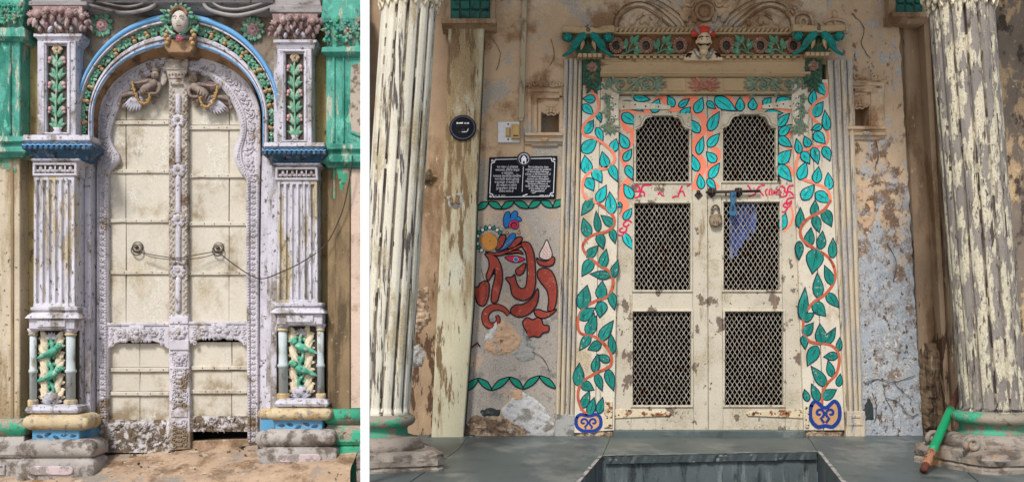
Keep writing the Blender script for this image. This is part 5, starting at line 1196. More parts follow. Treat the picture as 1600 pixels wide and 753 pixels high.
# ---- painted pieces: thin films of paint with their own dark outlines
def blob(mb, pts, fill, d=1.2, lw=1.3, smooth=True, n=4, line='mural_black'):
    p = cr(pts, n) if smooth else pts
    mb.m(line).poly(offset(p, lw*.55), d-3, d-.1); mb.m(fill).poly(offset(p, -lw*.45), d-3, d+.14); return mb
def leafpts(bx, by, tx, ty, w_, bend=.08):
    L = math.hypot(tx-bx, ty-by); ux, uy = (tx-bx)/L, (ty-by)/L; nx, ny = -uy, ux
    pf = ((0, .06), (.06, .24), (.18, .42), (.34, .5), (.52, .46), (.70, .32), (.86, .15), (1, 0)); S = []
    for t, q in pf: S.append((bx+ux*L*t+nx*(q*w_+bend*L*t*t*.6), by+uy*L*t+ny*(q*w_+bend*L*t*t*.6)))
    for t, q in pf[-2::-1]: S.append((bx+ux*L*t-nx*(q*w_-bend*L*t*t*.6), by+uy*L*t-ny*(q*w_-bend*L*t*t*.6)))
    return S
LEAFN = 0
def painted_leaf(par, bx, by, tx, ty, w_=None, fill='leaf_teal', d=8.3, lw=1.5, name='painted_leaf'):
    global LEAFN
    LEAFN = (LEAFN+1) % 60; d += LEAFN*.006
    L = math.hypot(tx-bx, ty-by); w_ = w_ or min(19, max(11, L*.56))
    mb = MB(8).m('outline_navy'); blob(mb, leafpts(bx, by, tx, ty, w_*1.04, rn.uniform(-.2, .2)), fill, d, lw, False, line='outline_navy')
    nx, ny = -(ty-by)/L, (tx-bx)/L; mb.m('leaf_stroke')
    for q in range(2):
        o0, o1 = rn.uniform(-.12, .12)*w_, rn.uniform(-.2, .2)*w_; t0, t1 = rn.uniform(.08, .2), rn.uniform(.6, .88)
        mb.stroke([(bx+(tx-bx)*t+nx*(o0+(o1-o0)*t), by+(ty-by)*t+ny*(o0+(o1-o0)*t+.6*math.sin(t*7))) for t in (t0, t0*.7+t1*.3, t0*.35+t1*.65, t1)], [.4, .8, .7, .3], d+.14, .05)
    return mb.build(name, par)

mu = thing('painted_mural', 'rust red line painting of an elephant headed deity with a lamp', 'mural', 808, 530, 1)
Z = lambda L: [(720+x/3.276, 310+y/3.276) for x, y in L]
RED = {
 'ear': [(125, 285), (160, 285), (190, 310), (210, 360), (213, 420), (200, 480), (185, 528), (157, 528), (160, 470), (175, 400), (172, 360), (155, 400), (140, 420), (130, 395), (145, 350), (140, 310)],
 'hand': [(65, 455), (85, 455), (105, 430), (130, 422), (145, 440), (143, 490), (130, 535), (110, 550), (85, 535), (75, 500)],
 'trunk': [(305, 235), (325, 222), (355, 235), (376, 290), (382, 370), (382, 440), (365, 495), (330, 520), (290, 515), (262, 490), (252, 440), (230, 408), (262, 402), (275, 390), (284, 425), (300, 455), (320, 460), (335, 440), (340, 370), (335, 290), (318, 255)],
 'mouth': [(282, 365), (300, 350), (328, 332), (330, 355), (320, 380), (300, 394), (284, 386)],
 'belly': [(392, 462), (398, 500), (385, 550), (350, 590), (300, 607), (260, 590), (257, 565), (280, 545), (320, 540), (365, 510)],
 'arm': [(395, 370), (420, 357), (455, 365), (480, 400), (492, 450), (490, 520), (475, 570), (446, 572), (450, 520), (440, 470), (410, 430), (394, 400)],
 'foot': [(375, 575), (400, 568), (440, 580), (488, 567), (470, 590), (430, 612), (390, 605)],
 'paw': [(318, 630), (340, 610), (368, 620), (395, 610), (415, 622), (422, 645), (450, 652), (448, 680), (420, 688), (400, 708), (370, 704), (345, 710), (335, 680), (322, 655)],
 'bowl': [(390, 305), (410, 318), (440, 320), (465, 300), (480, 306), (475, 335), (450, 347), (415, 345), (394, 330)],
 'eyebrow': [(230, 285), (265, 268), (300, 265), (318, 285), (290, 279), (260, 284)],
 'plume': [(180, 262), (190, 215), (205, 190), (225, 186), (230, 205), (212, 245), (192, 262)],
 'plume_edge': [(238, 258), (268, 218), (298, 196), (315, 205), (305, 226), (275, 250)],
 'headband': [(128, 272), (160, 278), (195, 275), (250, 258), (308, 232), (312, 244), (262, 270), (205, 292), (150, 288)]}
for nm, pts in RED.items(): blob(MB(1), Z(pts), 'mural_red', 1.2, 2.2).build(nm, mu)
blob(MB(1), Z([(440, 212), (424, 242), (404, 280), (407, 304), (438, 314), (462, 304), (467, 280), (456, 246)]), 'mural_pink', 1.2, 1.6).build('flame', mu)
mb = MB(1); S_ = cr(Z([(246, 596), (222, 568), (190, 556), (158, 560), (132, 580), (124, 610), (134, 640), (158, 652), (182, 640), (192, 616), (182, 598)]), 5, False); n_ = len(S_)
w_ = [2+8.5*math.sin(PI*min(1, .12+.85*i/n_)) for i in range(n_)]
mb.m('mural_black').stroke(S_, [v+2.2 for v in w_], 1.2, -.1); mb.m('mural_red').stroke(S_, [max(.6, v-1.2) for v in w_], 1.2, .14); mb.build('swirl', mu)
mb = MB(1).m('mural_red')
for q in range(15): x, y = 420+(q % 3)*17+(q//3 % 2)*6, 250+(q//3)*12; mb.poly(circ(*Z([(x, y)])[0], .6, .6, 6), 1, 2.6)
mb.build('flame_dots', mu, kind='stuff')
mb = MB(1); blob(mb, Z([(226, 301), (255, 296), (290, 296), (328, 311), (290, 327), (255, 322)]), 'crimson', 1.2, 1.5); mb.m('mural_white').poly(circ(*Z([(282, 312)])[0], 3.9, 3.9, 14), 1, 2.4); mb.m('mural_blue').poly(circ(*Z([(282, 312)])[0], 3.2, 3.2, 14), 1, 2.8); mb.build('eye', mu)
blob(MB(1), Z([(186, 266), (212, 250), (235, 208), (262, 180), (280, 184), (276, 208), (252, 240), (222, 260)]), 'mural_blue', 1.8, 1.3).build('plume', mu)
mb = MB(1).m('mural_ochre')
for q in range(9): mb.poly(circ(*Z([(212+q*6, 258-q*7+(q*q)*.2)])[0], .8, .8, 6), 1, 3.2)
mb.build('plume_beads', mu, kind='stuff')
mb = MB(1); blob(mb, Z([(100, 205), (120, 185), (150, 178), (178, 198), (186, 225), (175, 252), (150, 266), (125, 255), (108, 232)]), 'mural_ochre', 1.3, .8, line='gold')
mb.m('gold')
for q in range(36): a = 2*PI*q/36; x, y = Z([(145+44*math.cos(a), 222+44*math.sin(a))])[0]; mb.stroke([(x, y), (x+1.8*math.cos(a), y+1.8*math.sin(a))], .5, 1.4, .6)
mb.m('outline_navy').poly(circ(*Z([(150, 216)])[0], .8, .8, 6), 1, 2.6); mb.build('sun_disc', mu)
for q in range(12):
    a = R(88+q*18.5)+PI*.02; a = -(a-PI*.0); a = R(130)+q*R(17.5); r0, r1 = 56, 80
    b = Z([(148+r0*math.cos(a), 215+r0*math.sin(a)), (148+r1*math.cos(a), 215+r1*math.sin(a))]); blob(MB(1), leafpts(*b[0], *b[1], 5.6), 'mural_green' if q % 2 else 'mural_white', 1.3, 1.0, False).build('drop', mu)
for pts in ([(226, 150), (217, 112), (228, 76), (248, 70), (254, 100), (248, 140)], [(248, 142), (254, 92), (270, 66), (290, 70), (287, 100), (264, 132)], [(264, 132), (284, 96), (304, 98), (310, 114), (286, 120)]): blob(MB(1), Z(pts), 'mural_blue', 1.3, 1.3).build('crest_feather', mu)
mb = MB(1); C_ = [(p[0], p[1]) for p in spiral(275, 138, 26, 3, 2.6, 1.5, 0, 26)]; mb.m('mural_black').stroke(Z(C_), 4.4, 1.3, .5); mb.m('crimson').stroke(Z(C_), 2.4, 1.3, 1.0); mb.build('curl', mu)
for p in ((237, 176), (297, 175)): mb = MB(1); mb.m('mural_black').poly(circ(*Z([p])[0], 2.6, 2.6, 12), 0, 1.7); mb.m('mural_ochre').poly(circ(*Z([p])[0], 1.9, 1.9, 12), 0, 2.1); mb.build('bead', mu)
mb = MB(1); mb.m('mural_black').stroke([(726, 551), (738, 542), (746, 535), (750, 541)], 2.6, 1.2, .5); mb.m('mural_red').stroke([(728, 549), (738, 543), (746, 537)], 1.3, 1.2, 1); mb.build('broken_stroke', mu)
for lab, row, y0, y1, flip in (('upper painted border of teal leaves, just under the inscription plaque', [(745, 328), (763, 316), (784, 326), (803, 315), (826, 325), (845, 314), (864, 324), (880, 312)], 0, 0, 0),
                           ('lower painted border of teal leaves, above the broken plaster', [(727, 611), (747, 591), (768, 609), (796, 589), (817, 607), (843, 587), (868, 606)], 0, 0, 1)):
    t = thing('leaf_border', lab, 'mural', sum(p[0] for p in row)/len(row), row[0][1], 1, 'painted leaf borders')
    for a, b in zip(row, row[1:]):
        q = 0 if a[1] > b[1] else 1; (bx, by), (tx, ty) = (a, b) if (q == 0) else (a, b)
        mb = MB(1); m_ = ((bx+tx)/2, (by+ty)/2); L = math.hypot(tx-bx, ty-by); ux, uy = (tx-bx)/L, (ty-by)/L; nx, ny = -uy, ux; wd = 6.0; up = -1 if ny > 0 else 1
        pts = [(bx, by)]+[(bx+ux*L*t+nx*wd*s*up, by+uy*L*t+ny*wd*s*up) for t, s in ((.2, .55), (.5, .95), (.8, .55))]+[(tx, ty)]+[(bx+ux*L*t-nx*wd*s*up, by+uy*L*t-ny*wd*s*up) for t, s in ((.8, .5), (.5, .75), (.2, .5))]
        blob(mb, pts, 'mural_green', 1.2, 1.9, True, 3); mb.build('painted_leaf', t)

# ================================================================ DOOR SURROUND
ds = thing('door_surround', 'carved wooden door surround with painted leaf vine jambs and bracketed frieze', 'door frame', 1105, 680, 8)
def strip(x0t, x1t, yt, x0b, x1b, yb, par, n=4):
    mb = MB(8).m('moulding_wood')
    pr = [(0, -8)]
    for k in range(n):
        for u, q in ((.0, 1), (.10, 6.5), (.5, 8.2), (.82, 6.5), (.92, 1)): pr.append(((k+u)/n, q+(1.5 if k in (1, 2) else 0)))
    pr.append((1, -8)); rows = []
    for i in range(25):
        t = i/24; y = yt+(yb-yt)*t; a = x0t+(x0b-x0t)*t; b = x1t+(x1b-x1t)*t
        rows.append([mb.v(a+(b-a)*u+.35*mnoise.noise(Vector((u*9, y*.03, 2))), y, q) for u, q in pr])
    for a, b in zip(rows, rows[1:]): mb.ringjoin(a, b, False, False)
    mb.f(rows[0][::-1], False); mb.f(rows[-1], False); mb.build('moulding', par)
strip(882, 911, 92, 868, 898, 648, ds); strip(1293, 1334, 94, 1319, 1350, 644, ds)
mb = MB(8).m('grey_cement'); mb.poly([(868, 646), (898, 648), (897, 684), (867, 684)], -6, 9, 1); mb.build('moulding_foot', ds)
mb = MB(8).m('moulding_wood'); mb.poly([(1321, 642), (1351, 642), (1352, 684), (1321, 684)], -6, 11, 1); mb.frame(rect(1325, 648, 1347, 664), rect(1329, 652, 1343, 660), 10, 12.5, .5); mb.build('moulding_foot', ds)
# jamb boards
JL = [[(911, 128), (938, 128), (930, 676), (897, 676)], [(938.6, 128), (968, 128), (960, 672), (930.8, 674)]]
JR = [[(1237, 128), (1266.5, 128), (1287, 672), (1257, 672)], [(1267.2, 126), (1294, 124), (1320, 672), (1288, 672)]]
for i, pts in enumerate(JL+JR): mb = MB(8).m('jamb_cream'); mb.poly(pts, -12, (8, 7.2, 7.2, 8)[i], .6); mb.build('jamb_board', ds)
for q in ((960, 671, 898), (1260, 671, 1318)): mb = MB(4).m('rubble', True); a, b = sorted((q[0], q[2])); mb.patch([(a, 671), (b, 671), (b, 686), (a, 686)], 2, 4, 3, 2.6, .12, 3); mb.build('rubble_foot', ds)
LL = """918 133 939 141 13;930 156 911 153 13;911 164 927 180;934 176 939 191 9;914 208 929 189;932 200 943 221 11;910 238 933 217 19;957 237 962 217 14;918 271 915 243 17;948 263 939 238 15;927 265 942 284 16;953 257 965 284 13;917 279 928 298 16;934 316 946 289 15;955 334 955 300 17;926 312 908 336 15;920 370 911 341 16;934 362 934 330 11;958 353 941 335 13;956 358 960 380 11;936 365 942 389 14;917 402 935 385 14;940 418 949 390 14;926 406 907 430 17;957 434 964 406 12;954 430 922 430 13;939 467 939 439 17;909 483 915 445 22;954 457 962 483 13;940 471 940 496 18;905 498 930 482 18;922 510 929 489 10;918 523 931 493 17;938 532 955 499 16;922 524 904 546 14;939 537 918 544 15;957 552 957 520 12;952 564 934 553 12;929 581 932 553 13;903 602 906 567 17;908 598 928 609 15;932 584 940 610 12;950 577 955 610 15;910 637 920 610 13;920 648 929 621 13;935 645 943 621 12"""
LR = """1277 130 1290 150 15;1268 163 1272 140 12;1270 182 1287 160 16;1292 204 1290 173 13;1284 197 1268 203 10;1273 207 1288 226 16;1249 240 1246 217 11;1264 230 1258 213 12;1253 238 1266 255 14;1270 231 1280 256 14;1287 230 1298 251 14;1249 280 1261 254 16;1275 286 1279 261 14;1296 296 1294 270 13;1254 312 1270 288 17;1275 301 1297 318 17;1273 338 1271 313 13;1249 356 1253 325 13;1287 328 1300 354 17;1274 337 1277 364 14;1263 385 1266 356 15;1281 389 1288 362 14;1301 403 1300 372 13;1249 377 1249 406 12;1276 389 1268 427 26;1301 445 1288 415 14;1278 465 1280 427 16;1253 499 1259 449 15;1293 458 1308 482 15;1271 473 1291 493 18;1254 500 1273 490 12;1256 523 1270 504 15;1284 537 1280 506 17;1292 537 1304 511 13;1256 524 1258 545 11;1310 548 1313 527 9;1277 541 1260 570 18;1309 556 1287 556 13;1301 588 1292 563 12;1289 603 1271 570 16;1310 603 1313 584 10;1278 626 1271 599 13;1285 622 1306 607 16;1262 626 1258 608 10"""
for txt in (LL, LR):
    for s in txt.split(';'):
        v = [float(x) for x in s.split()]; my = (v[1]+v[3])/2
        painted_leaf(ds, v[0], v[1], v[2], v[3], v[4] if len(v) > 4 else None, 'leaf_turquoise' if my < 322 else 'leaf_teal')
VL = [(914, 133), (932, 151), (934, 173), (920, 187), (911, 198), (913, 211), (933, 218), (956, 236), (960, 251), (948, 262), (925, 267), (913, 279), (910, 296), (915, 310), (933, 317), (954, 332), (960, 348), (949, 361), (925, 368), (911, 382), (915, 396), (933, 412), (952, 424), (958, 441), (951, 461), (933, 469), (912, 481), (903, 500), (907, 520), (932, 527), (952, 548), (954, 570), (932, 582), (910, 596), (903, 616), (908, 637), (918, 648)]
VR = [(1289, 130), (1292, 148), (1277, 158), (1267, 172), (1272, 187), (1289, 201), (1294, 216), (1287, 227), (1267, 231), (1249, 242), (1244, 259), (1249, 276), (1272, 286), (1292, 296), (1298, 313), (1286, 329), (1263, 341), (1251, 357), (1254, 374), (1273, 389), (1292, 400), (1303, 417), (1304, 438), (1290, 459), (1270, 473), (1257, 490), (1255, 507), (1257, 523), (1268, 534), (1298, 539), (1311, 556), (1307, 583), (1293, 598), (1286, 612), (1284, 630)]
for P_ in (VL, VR):
    for part, m_ in ((P_[:15], 'vine_salmon'), (P_[14:], 'vine_red')):
        c = cr(part, 6, False); mb = MB(8).m(m_); mb.stroke(c, [4.4+.9*mnoise.noise(Vector((i*.3, 1, 2))) for i in range(len(c))], 8.2, .3); mb.build('painted_stem', ds)
for (x0, x1, y0, y1) in ((897, 942, 644, 675), (1263, 1315, 623, 669)):
    mb = MB(8); cx, cy = (x0+x1)/2, (y0+y1)/2; w2, h2 = (x1-x0)/2, (y1-y0)/2; big = x0 > 1000
    o = cr([(x0+2, cy-h2*.5), (x0+w2*.45, y0+1), (cx, y0+h2*(.5 if big else .2)), (x1-w2*.45, y0+1), (x1-2, cy-h2*.5), (x1-2, cy+h2*.4), (x1-w2*.5, y1-1), (cx, y1-(2 if big else 0)), (x0+w2*.5, y1-1), (x0+2, cy+h2*.4)], 5)
    mb.m('pot_tan').poly(o, 2, 8.25); q = offset(o, -2.2); mb.m('pot_blue').stroke(q+q[:2], 6.0 if big else 5.2, 8.3, .2)
    for sg in (-1, 1): S_ = [(p[0], p[1]) for p in spiral(cx+sg*w2*.34, cy-h2*.05, w2*.36, 1.2, (PI*.5 if sg < 0 else PI*.5)-sg*.6, sg*1.25, 0, 18)]; mb.stroke([(cx+sg*(1.5 if big else 4), cy+h2*.62)]+S_[2:], 4.0 if big else 3.2, 8.5, .2)
    mb.build('painted_pot', ds)
# lintel boards
mb = MB(12).m('lintel_beige'); mb.poly([(938, 92), (1266, 92), (1266, 120), (938, 120)], -8, 10, 1); mb.hstrip(938, 1266, [(112, 9), (113, 14), (116, 14), (117, 12), (118.5, 12), (120, 8)]); mb.build('lintel', ds)
mb = MB(7).m('lintel_beige'); mb.poly([(940, 119), (1264, 119), (1262, 148), (942, 148)], -8, 6, .8); mb.hstrip(966, 1240, [(143, 5), (144, 9), (146.5, 9), (148, 5)]); mb.m('lintel_beige').box(1042, 122, 1072, 143, 5, 7.5, 1); mb.box(1131, 122, 1163, 143, 5, 7.5, 1); mb.build('carved_board', ds)
for T in (None, lambda x, y: (2203-x, y)):
    mb = MB(11, T).m('verdigris', True)
    mb.tube(cr([(950, 124, 8), (958, 140, 9), (974, 143, 9), (988, 132, 9), (1000, 121, 9), (1016, 122, 9), (1024, 132, 9), (1014, 142, 9), (1004, 136, 9)], 6, False), 1.7, 5)
    mb.tube([(x, y, 9) for x, y, _ in spiral(970, 131, 9, 2, 1.5, 1.4, 0, 16)], 1.5, 5); mb.tube([(x, y, 9) for x, y, _ in spiral(1010, 132, 9, 2, -1.5, -1.4, 0, 16)], 1.5, 5)
    for q in range(4): mb.leaf(950+q*3, 140-q*3, -PI*.75+q*.25, 17, 6, 7, 3.2, n=5, lobes=2); mb.leaf(1020, 132, (q-1.5)*.42, 22, 7, 7, 3.4, n=5, lobes=2)
    for q in range(5): mb.leaf(990+q*5, 131+(q % 2)*4-2, q*1.3, 10, 5, 7, 3, n=4)
    for (x, y, an) in ((958, 125, .4), (980, 124, -.6), (963, 142, .3), (984, 141, .9), (998, 124, 2.2), (1002, 143, -.5), (1022, 123, -.3), (1020, 143, .5), (992, 130, 1.2)): mb.leaf(x, y, an, 13, 6, 7, 3, n=5, lobes=2)
    for (x, y) in ((970, 131), (1010, 132), (992, 138), (984, 126)): mb.rosette(x, y, 9, 4.4, 5, 2.4)
    mb.build('carved_scroll', ds)
    mb = MB(11, T).m('verdigris', True)
    mb.tube(cr([(946, 146, 8), (952, 158, 9), (946, 170, 9), (951, 182, 9), (947, 196, 9), (953, 208, 9)], 5, False), 1.7, 5)
    for q in range(5):
        y = 150+q*11; mb.tube([(x, yy, 9) for x, yy, _ in spiral(952+(4 if q % 2 else -3), y+4, 6.4, 1.4, q, 1.3*(1 if q % 2 else -1), 0, 12)], 1.3, 5); mb.leaf(950, y, -.4 if q % 2 else 2.8, 13, 6.5, 7, 3, n=5, lobes=2); mb.leaf(954, y+5, 2.4 if q % 2 else .7, 12, 6, 7, 3, n=5, lobes=2); mb.rosette(948+(6 if q % 2 else 0), y+8, 8.6, 3.8, 5, 2)
    for q in range(6): mb.leaf(954, 196, PI*(.05+.75*q/5), 17, 6, 7, 3.4, n=5, lobes=2)
    mb.build('carved_scroll', ds)
mb = MB(11).m('carved_rust', True)
for sg in (-1, 1):
    for q in range(6): mb.leaf(1101+sg*3, 132, (0 if sg > 0 else PI)+(q-2.5)*.36*sg, 24-abs(q-2.5)*2, 6.5, 7, 3.6, n=5, lobes=2)
    mb.tube([(x, y, 9) for x, y, _ in spiral(1101+sg*12, 138, 5, 1, 0, sg*1.3, 0, 12)], 1.5, 5)
mb.rosette(1101, 132, 9, 8, 7, 3); mb.build('carved_scroll', ds)
# frieze with flowers, leaves, rope, dentils
mb = MB(14).m('frieze_ground'); mb.box(952, 55, 1252, 90, -2, 10, .5); mb.m('lintel_beige'); mb.hstrip(950, 1254, [(51.5, 8), (52, 17), (54, 17), (55, 9)]); mb.hstrip(945, 1258, [(84, 8), (85.5, 13), (87, 13), (88, 10), (91.5, 10), (93, 11.5), (95, 11.5), (96, 8)]); fz = mb.build('frieze', ds)
for q in range(27):
    x = 968+q*10.4
    if abs(x-1102) > 24: mb = MB(15).m('lintel_beige'); mb.box(x, 87.6, x+6.0, 91.8, 8, 15.5, .5); mb.build('dentil', fz)
for cx in (963, 1010, 1063, 1136, 1189, 1241):
    mb = MB(18).m('frieze_flower', True)
    for k in range(15): a = 2*PI*k/15; mb.ball(cx+9.8*math.cos(a), 70.5+11*math.sin(a), 15, 2.5, 2.7, 2.8, seg=7, rings=5)
    mb.tube([(cx+7.6*math.cos(2*PI*k/20), 70.5+8.8*math.sin(2*PI*k/20), 14) for k in range(21)], 1.6, 5); mb.m('recess_dark').ball(cx, 70.5, 10, 6.6, 7.6, 2.2, seg=12, rings=6); mb.m('iron_dark').ball(cx, 70.5, 12, 2.0, 2.0, 2); mb.build('flower', fz)
def sprig(x, sg):
    mb = MB(17).m('frieze_leaf', True); X = lambda q: x+sg*q
    mb.tube(cr([(X(-16), 84, 13), (X(-7), 82, 14), (X(2), 77, 14), (X(12), 80, 14)], 4, False), 1.4, 5); mb.tube(cr([(X(-6), 82, 13), (X(-2), 72, 14), (X(2), 66, 14)], 4, False), 1.2, 5); mb.tube(cr([(X(-8), 82, 13), (X(-8), 74, 14)], 3, False), 1.1, 5)
    for (px, py, a, L, wv) in ((-8, 76, -2.2, 17, 9), (-9, 74, -1.5, 15, 8), (-10, 72, -2.7, 12, 7), (2, 67, -.9, 17, 9), (2, 68, -1.7, 14, 8), (3, 69, -.2, 13, 7), (5, 78, .1, 17, 9), (4, 79, .8, 10, 6), (6, 76, -.7, 11, 6)):
        aa = a if sg > 0 else PI-a; mb.leaf(X(px), py, aa, L, wv, 12, 3.4, n=5, lobes=2, lift=1.5)
    mb.build('leaf_sprig', fz)
for x in (987, 1037): sprig(x, 1)
for x in (1162, 1215): sprig(x, -1)
for x0, x1, sg in ((960, 1084, 1), (1116, 1248, -1)):
    n = int((x1-x0)/7)
    for k in range(n): mb = MB(16).m('lintel_beige', True); x = x0+(x1-x0)*(k+.5)/n; mb.ball(x, 47, 11, 2.7, 7.6, 4.6, rot=.62, seg=8, rings=6); mb.build('rope_strand', fz)
mb = MB(10).m('lintel_beige'); mb.box(955, 42, 1252, 52, -2, 9, .5); mb.build('rope_bed', fz)
# brackets with pairs of parrots
for T, ab, off in ((None, [(878, 41), (884, 40), (919, 43), (955, 40), (960, 41), (960, 51), (955, 51), (919, 53), (884, 51), (878, 50)], 0), (lambda x, y: (2200-x-1.5, y-2), None, 1)):
    mb = MB(34, T).m('lintel_beige'); mb.poly([(878, 41), (884, 40), (919, 43), (955, 40), (960, 41), (960, 51), (955, 51), (919, 53), (884, 51), (878, 50)], 0, 36, 1.4); bk = mb.build('bracket', ds)
    mb = MB(22, T).m('bracket_green', True); mb.pillow(cr([(905, 54), (932, 54), (938, 70), (932, 86), (906, 86), (900, 70)], 3), 8, 8)
    for q in range(9): mb.leaf(919, 86, -PI*(.08+.84*q/8), 26-abs(q-4)*1.5, 8, 15, 4, n=5, lobes=2, lift=4)
    mb.build('leaf_mass', bk)
    for sg in (-1, 1):
        mb = MB(30, T).m('bird_teal', True); X = lambda q: 919+sg*q
        mb.tube(cr([(X(5), 51, 32), (X(9), 57, 31), (X(15), 64, 30), (X(20), 72, 28), (X(28), 80, 25), (X(40), 86, 22)], 5, False), [3.8, 4.4, 5, 5.6, 6, 6.2, 6.6, 6.8, 6.8, 6.6, 6.4, 6, 5.6, 5.2, 4.8, 4.4, 4.2, 4, 3.6, 3.2, 3, 2.8, 2.6, 2.4, 2.0, 1.4][:26], 9)
        mb.leaf(X(12), 58, PI/2-sg*.7, 24, 10, 32, 4, n=5)
        mb.m('fruit'); mb.leaf(X(7), 62, PI/2-sg*.25, 18, 6, 30, 3, n=5); mb.m('bird_teal')
        mb.build('parrot', bk)
        mb = MB(30, T).m('bird_teal', True); mb.ball(X(31), 58, 26, 7.5, 7.8, 7, seg=10, rings=8)
        for q in range(6): mb.ball(X(31)+4*math.cos(q*1.05), 58+4*math.sin(q*1.05), 32, 2.4, 2.4, 2)
        mb.m('bracket_green').tube(spiral(X(31), 57, 9.4, 7.8, -2.8 if sg > 0 else -.3, .6*sg, 27, 9), 2.2, 6); mb.build('flower_ball', bk)
    mb = MB(36, T).m('iron', True); mb.ball(919, 47, 33, 4.6, 5, 5); mb.tube([(916, 44, 34), (919, 38.5, 34)], [2.5, 1], 5); mb.build('finial', bk)
    mb = MB(24, T).m('lintel_beige')
    for q in range(5): mb.box(903+q*7.6, 84, 909.6+q*7.6, 90, 2, 26, .8)
    mb.build('bead_row', bk)
    mb = MB(18, T).m('bracket_green'); mb.poly([(911, 90), (939, 90), (940, 131), (911, 131)], -4, 10, 1)
    mb.m('bracket_green', True)
    for q in range(5):
        for sg in (-1, 1): mb.leaf(925.5, 101+q*7.5, PI/2-sg*(.95-.1*q), 17, 7, 9, 4, n=5, lobes=2, lift=2)
    for q in range(8): mb.leaf(925.5, 106, -PI*(q/7), 15, 7, 9, 4, n=4, lift=2)
    mb.ball(926, 95, 11, 4, 4, 4)
    mb.m('frieze_flower'); mb.rosette(926, 104, 13, 9, 7, 4); mb.build('console', bk)
# bust
bu = MB(24, None).m('skin_stone', True)
f0 = len(bu.V); bu.ball(1100.5, 64, 22, 11, 15, 11, seg=20, rings=16)
for i in range(f0, len(bu.V)):
    X, Y, Zv = bu.V[i]; u = (X/bu.k*KP+CX-1100.5)/11; v_ = (CY-(Zv-CZ)/bu.k*KP-64)/15
    push = 2.6*math.exp(-((u/.17)**2+((v_-.10)/.26)**2))-.6*sum(math.exp(-(((u-e)/.24)**2+((v_+.14)/.11)**2)) for e in (-.4, .4))+1.0*math.exp(-((u/.3)**2+((v_-.8)/.16)**2))
    bu.V[i] = (X, Y-push/KP*bu.k, Zv)
for e in (-1, 1): bu.ball(1100.5+e*4.4, 61.6, 31.2, 2.2, 1.2, 1.6); bu.ball(1100.5+e*11, 65, 20, 2, 3.8, 2.4)
bu.tube([(1100.5, 74, 20), (1100.5, 84, 18)], 6.6, 10); bu.pillow(cr([(1071, 91), (1074, 82), (1084, 76), (1100, 82), (1117, 76), (1126, 82), (1130, 91)], 3), 10, 10)
bu.poly([(1070, 88), (1131, 88), (1131, 93), (1070, 93)], 0, 18, 1); bo = bu.build('bust', ds)
mb = MB(32).m('hair_black', True)
for e in (-1, 1):
    mb.tube(cr([(1100.5, 69.6, 34), (1100.5+e*4, 70.4, 33), (1100.5+e*8, 69.4, 30.4), (1100.5+e*9.6, 66.8, 28)], 4, False), [1.0]*4+[1.7]*4+[1.3]*4+[.4], 6); mb.tube(cr([(1100.5+e*2.0, 58.6, 33.4), (1100.5+e*5, 57, 32.6), (1100.5+e*8.4, 59, 29.6)], 4, False), .8, 5); mb.ball(1100.5+e*4.4, 61.8, 32.6, 1.0, .9, .7)
mb.build('moustache', bo)
mb = MB(28).m('turban_red', True)
for q in range(9): a = PI+PI*q/8; mb.ball(1100.5+12*math.cos(a), 52+11*math.sin(a)*.85, 22, 4.6, 4.2, 6)
mb.ball(1100.5, 48, 20, 11, 8, 10, seg=14, rings=9); mb.ball(1086, 51, 20, 5, 5.6, 5); mb.ball(1115, 51, 20, 5, 5.6, 5); mb.m('tunic_grey')
for e in (-1, 1): mb.leaf(1100.5+e*7, 55, -PI/2+e*.5, 17, 5, 29, 2.5, n=4)
mb.build('turban', bo)
mb = MB(24).m('tunic_grey', True)
for e in (-1, 1): mb.tube(cr([(1100.5+e*14, 76, 18), (1100.5+e*10, 84, 21), (1100.5+e*5, 91, 22)], 4, False), 3, 6)
mb.m('hair_black')
for e in (-1, 1):
    for q in range(3): mb.leaf(1100.5+e*21, 81, PI/2+(q-1)*.75, 10, 5, 16.5, 2, n=4)
mb.build('tunic', bo)

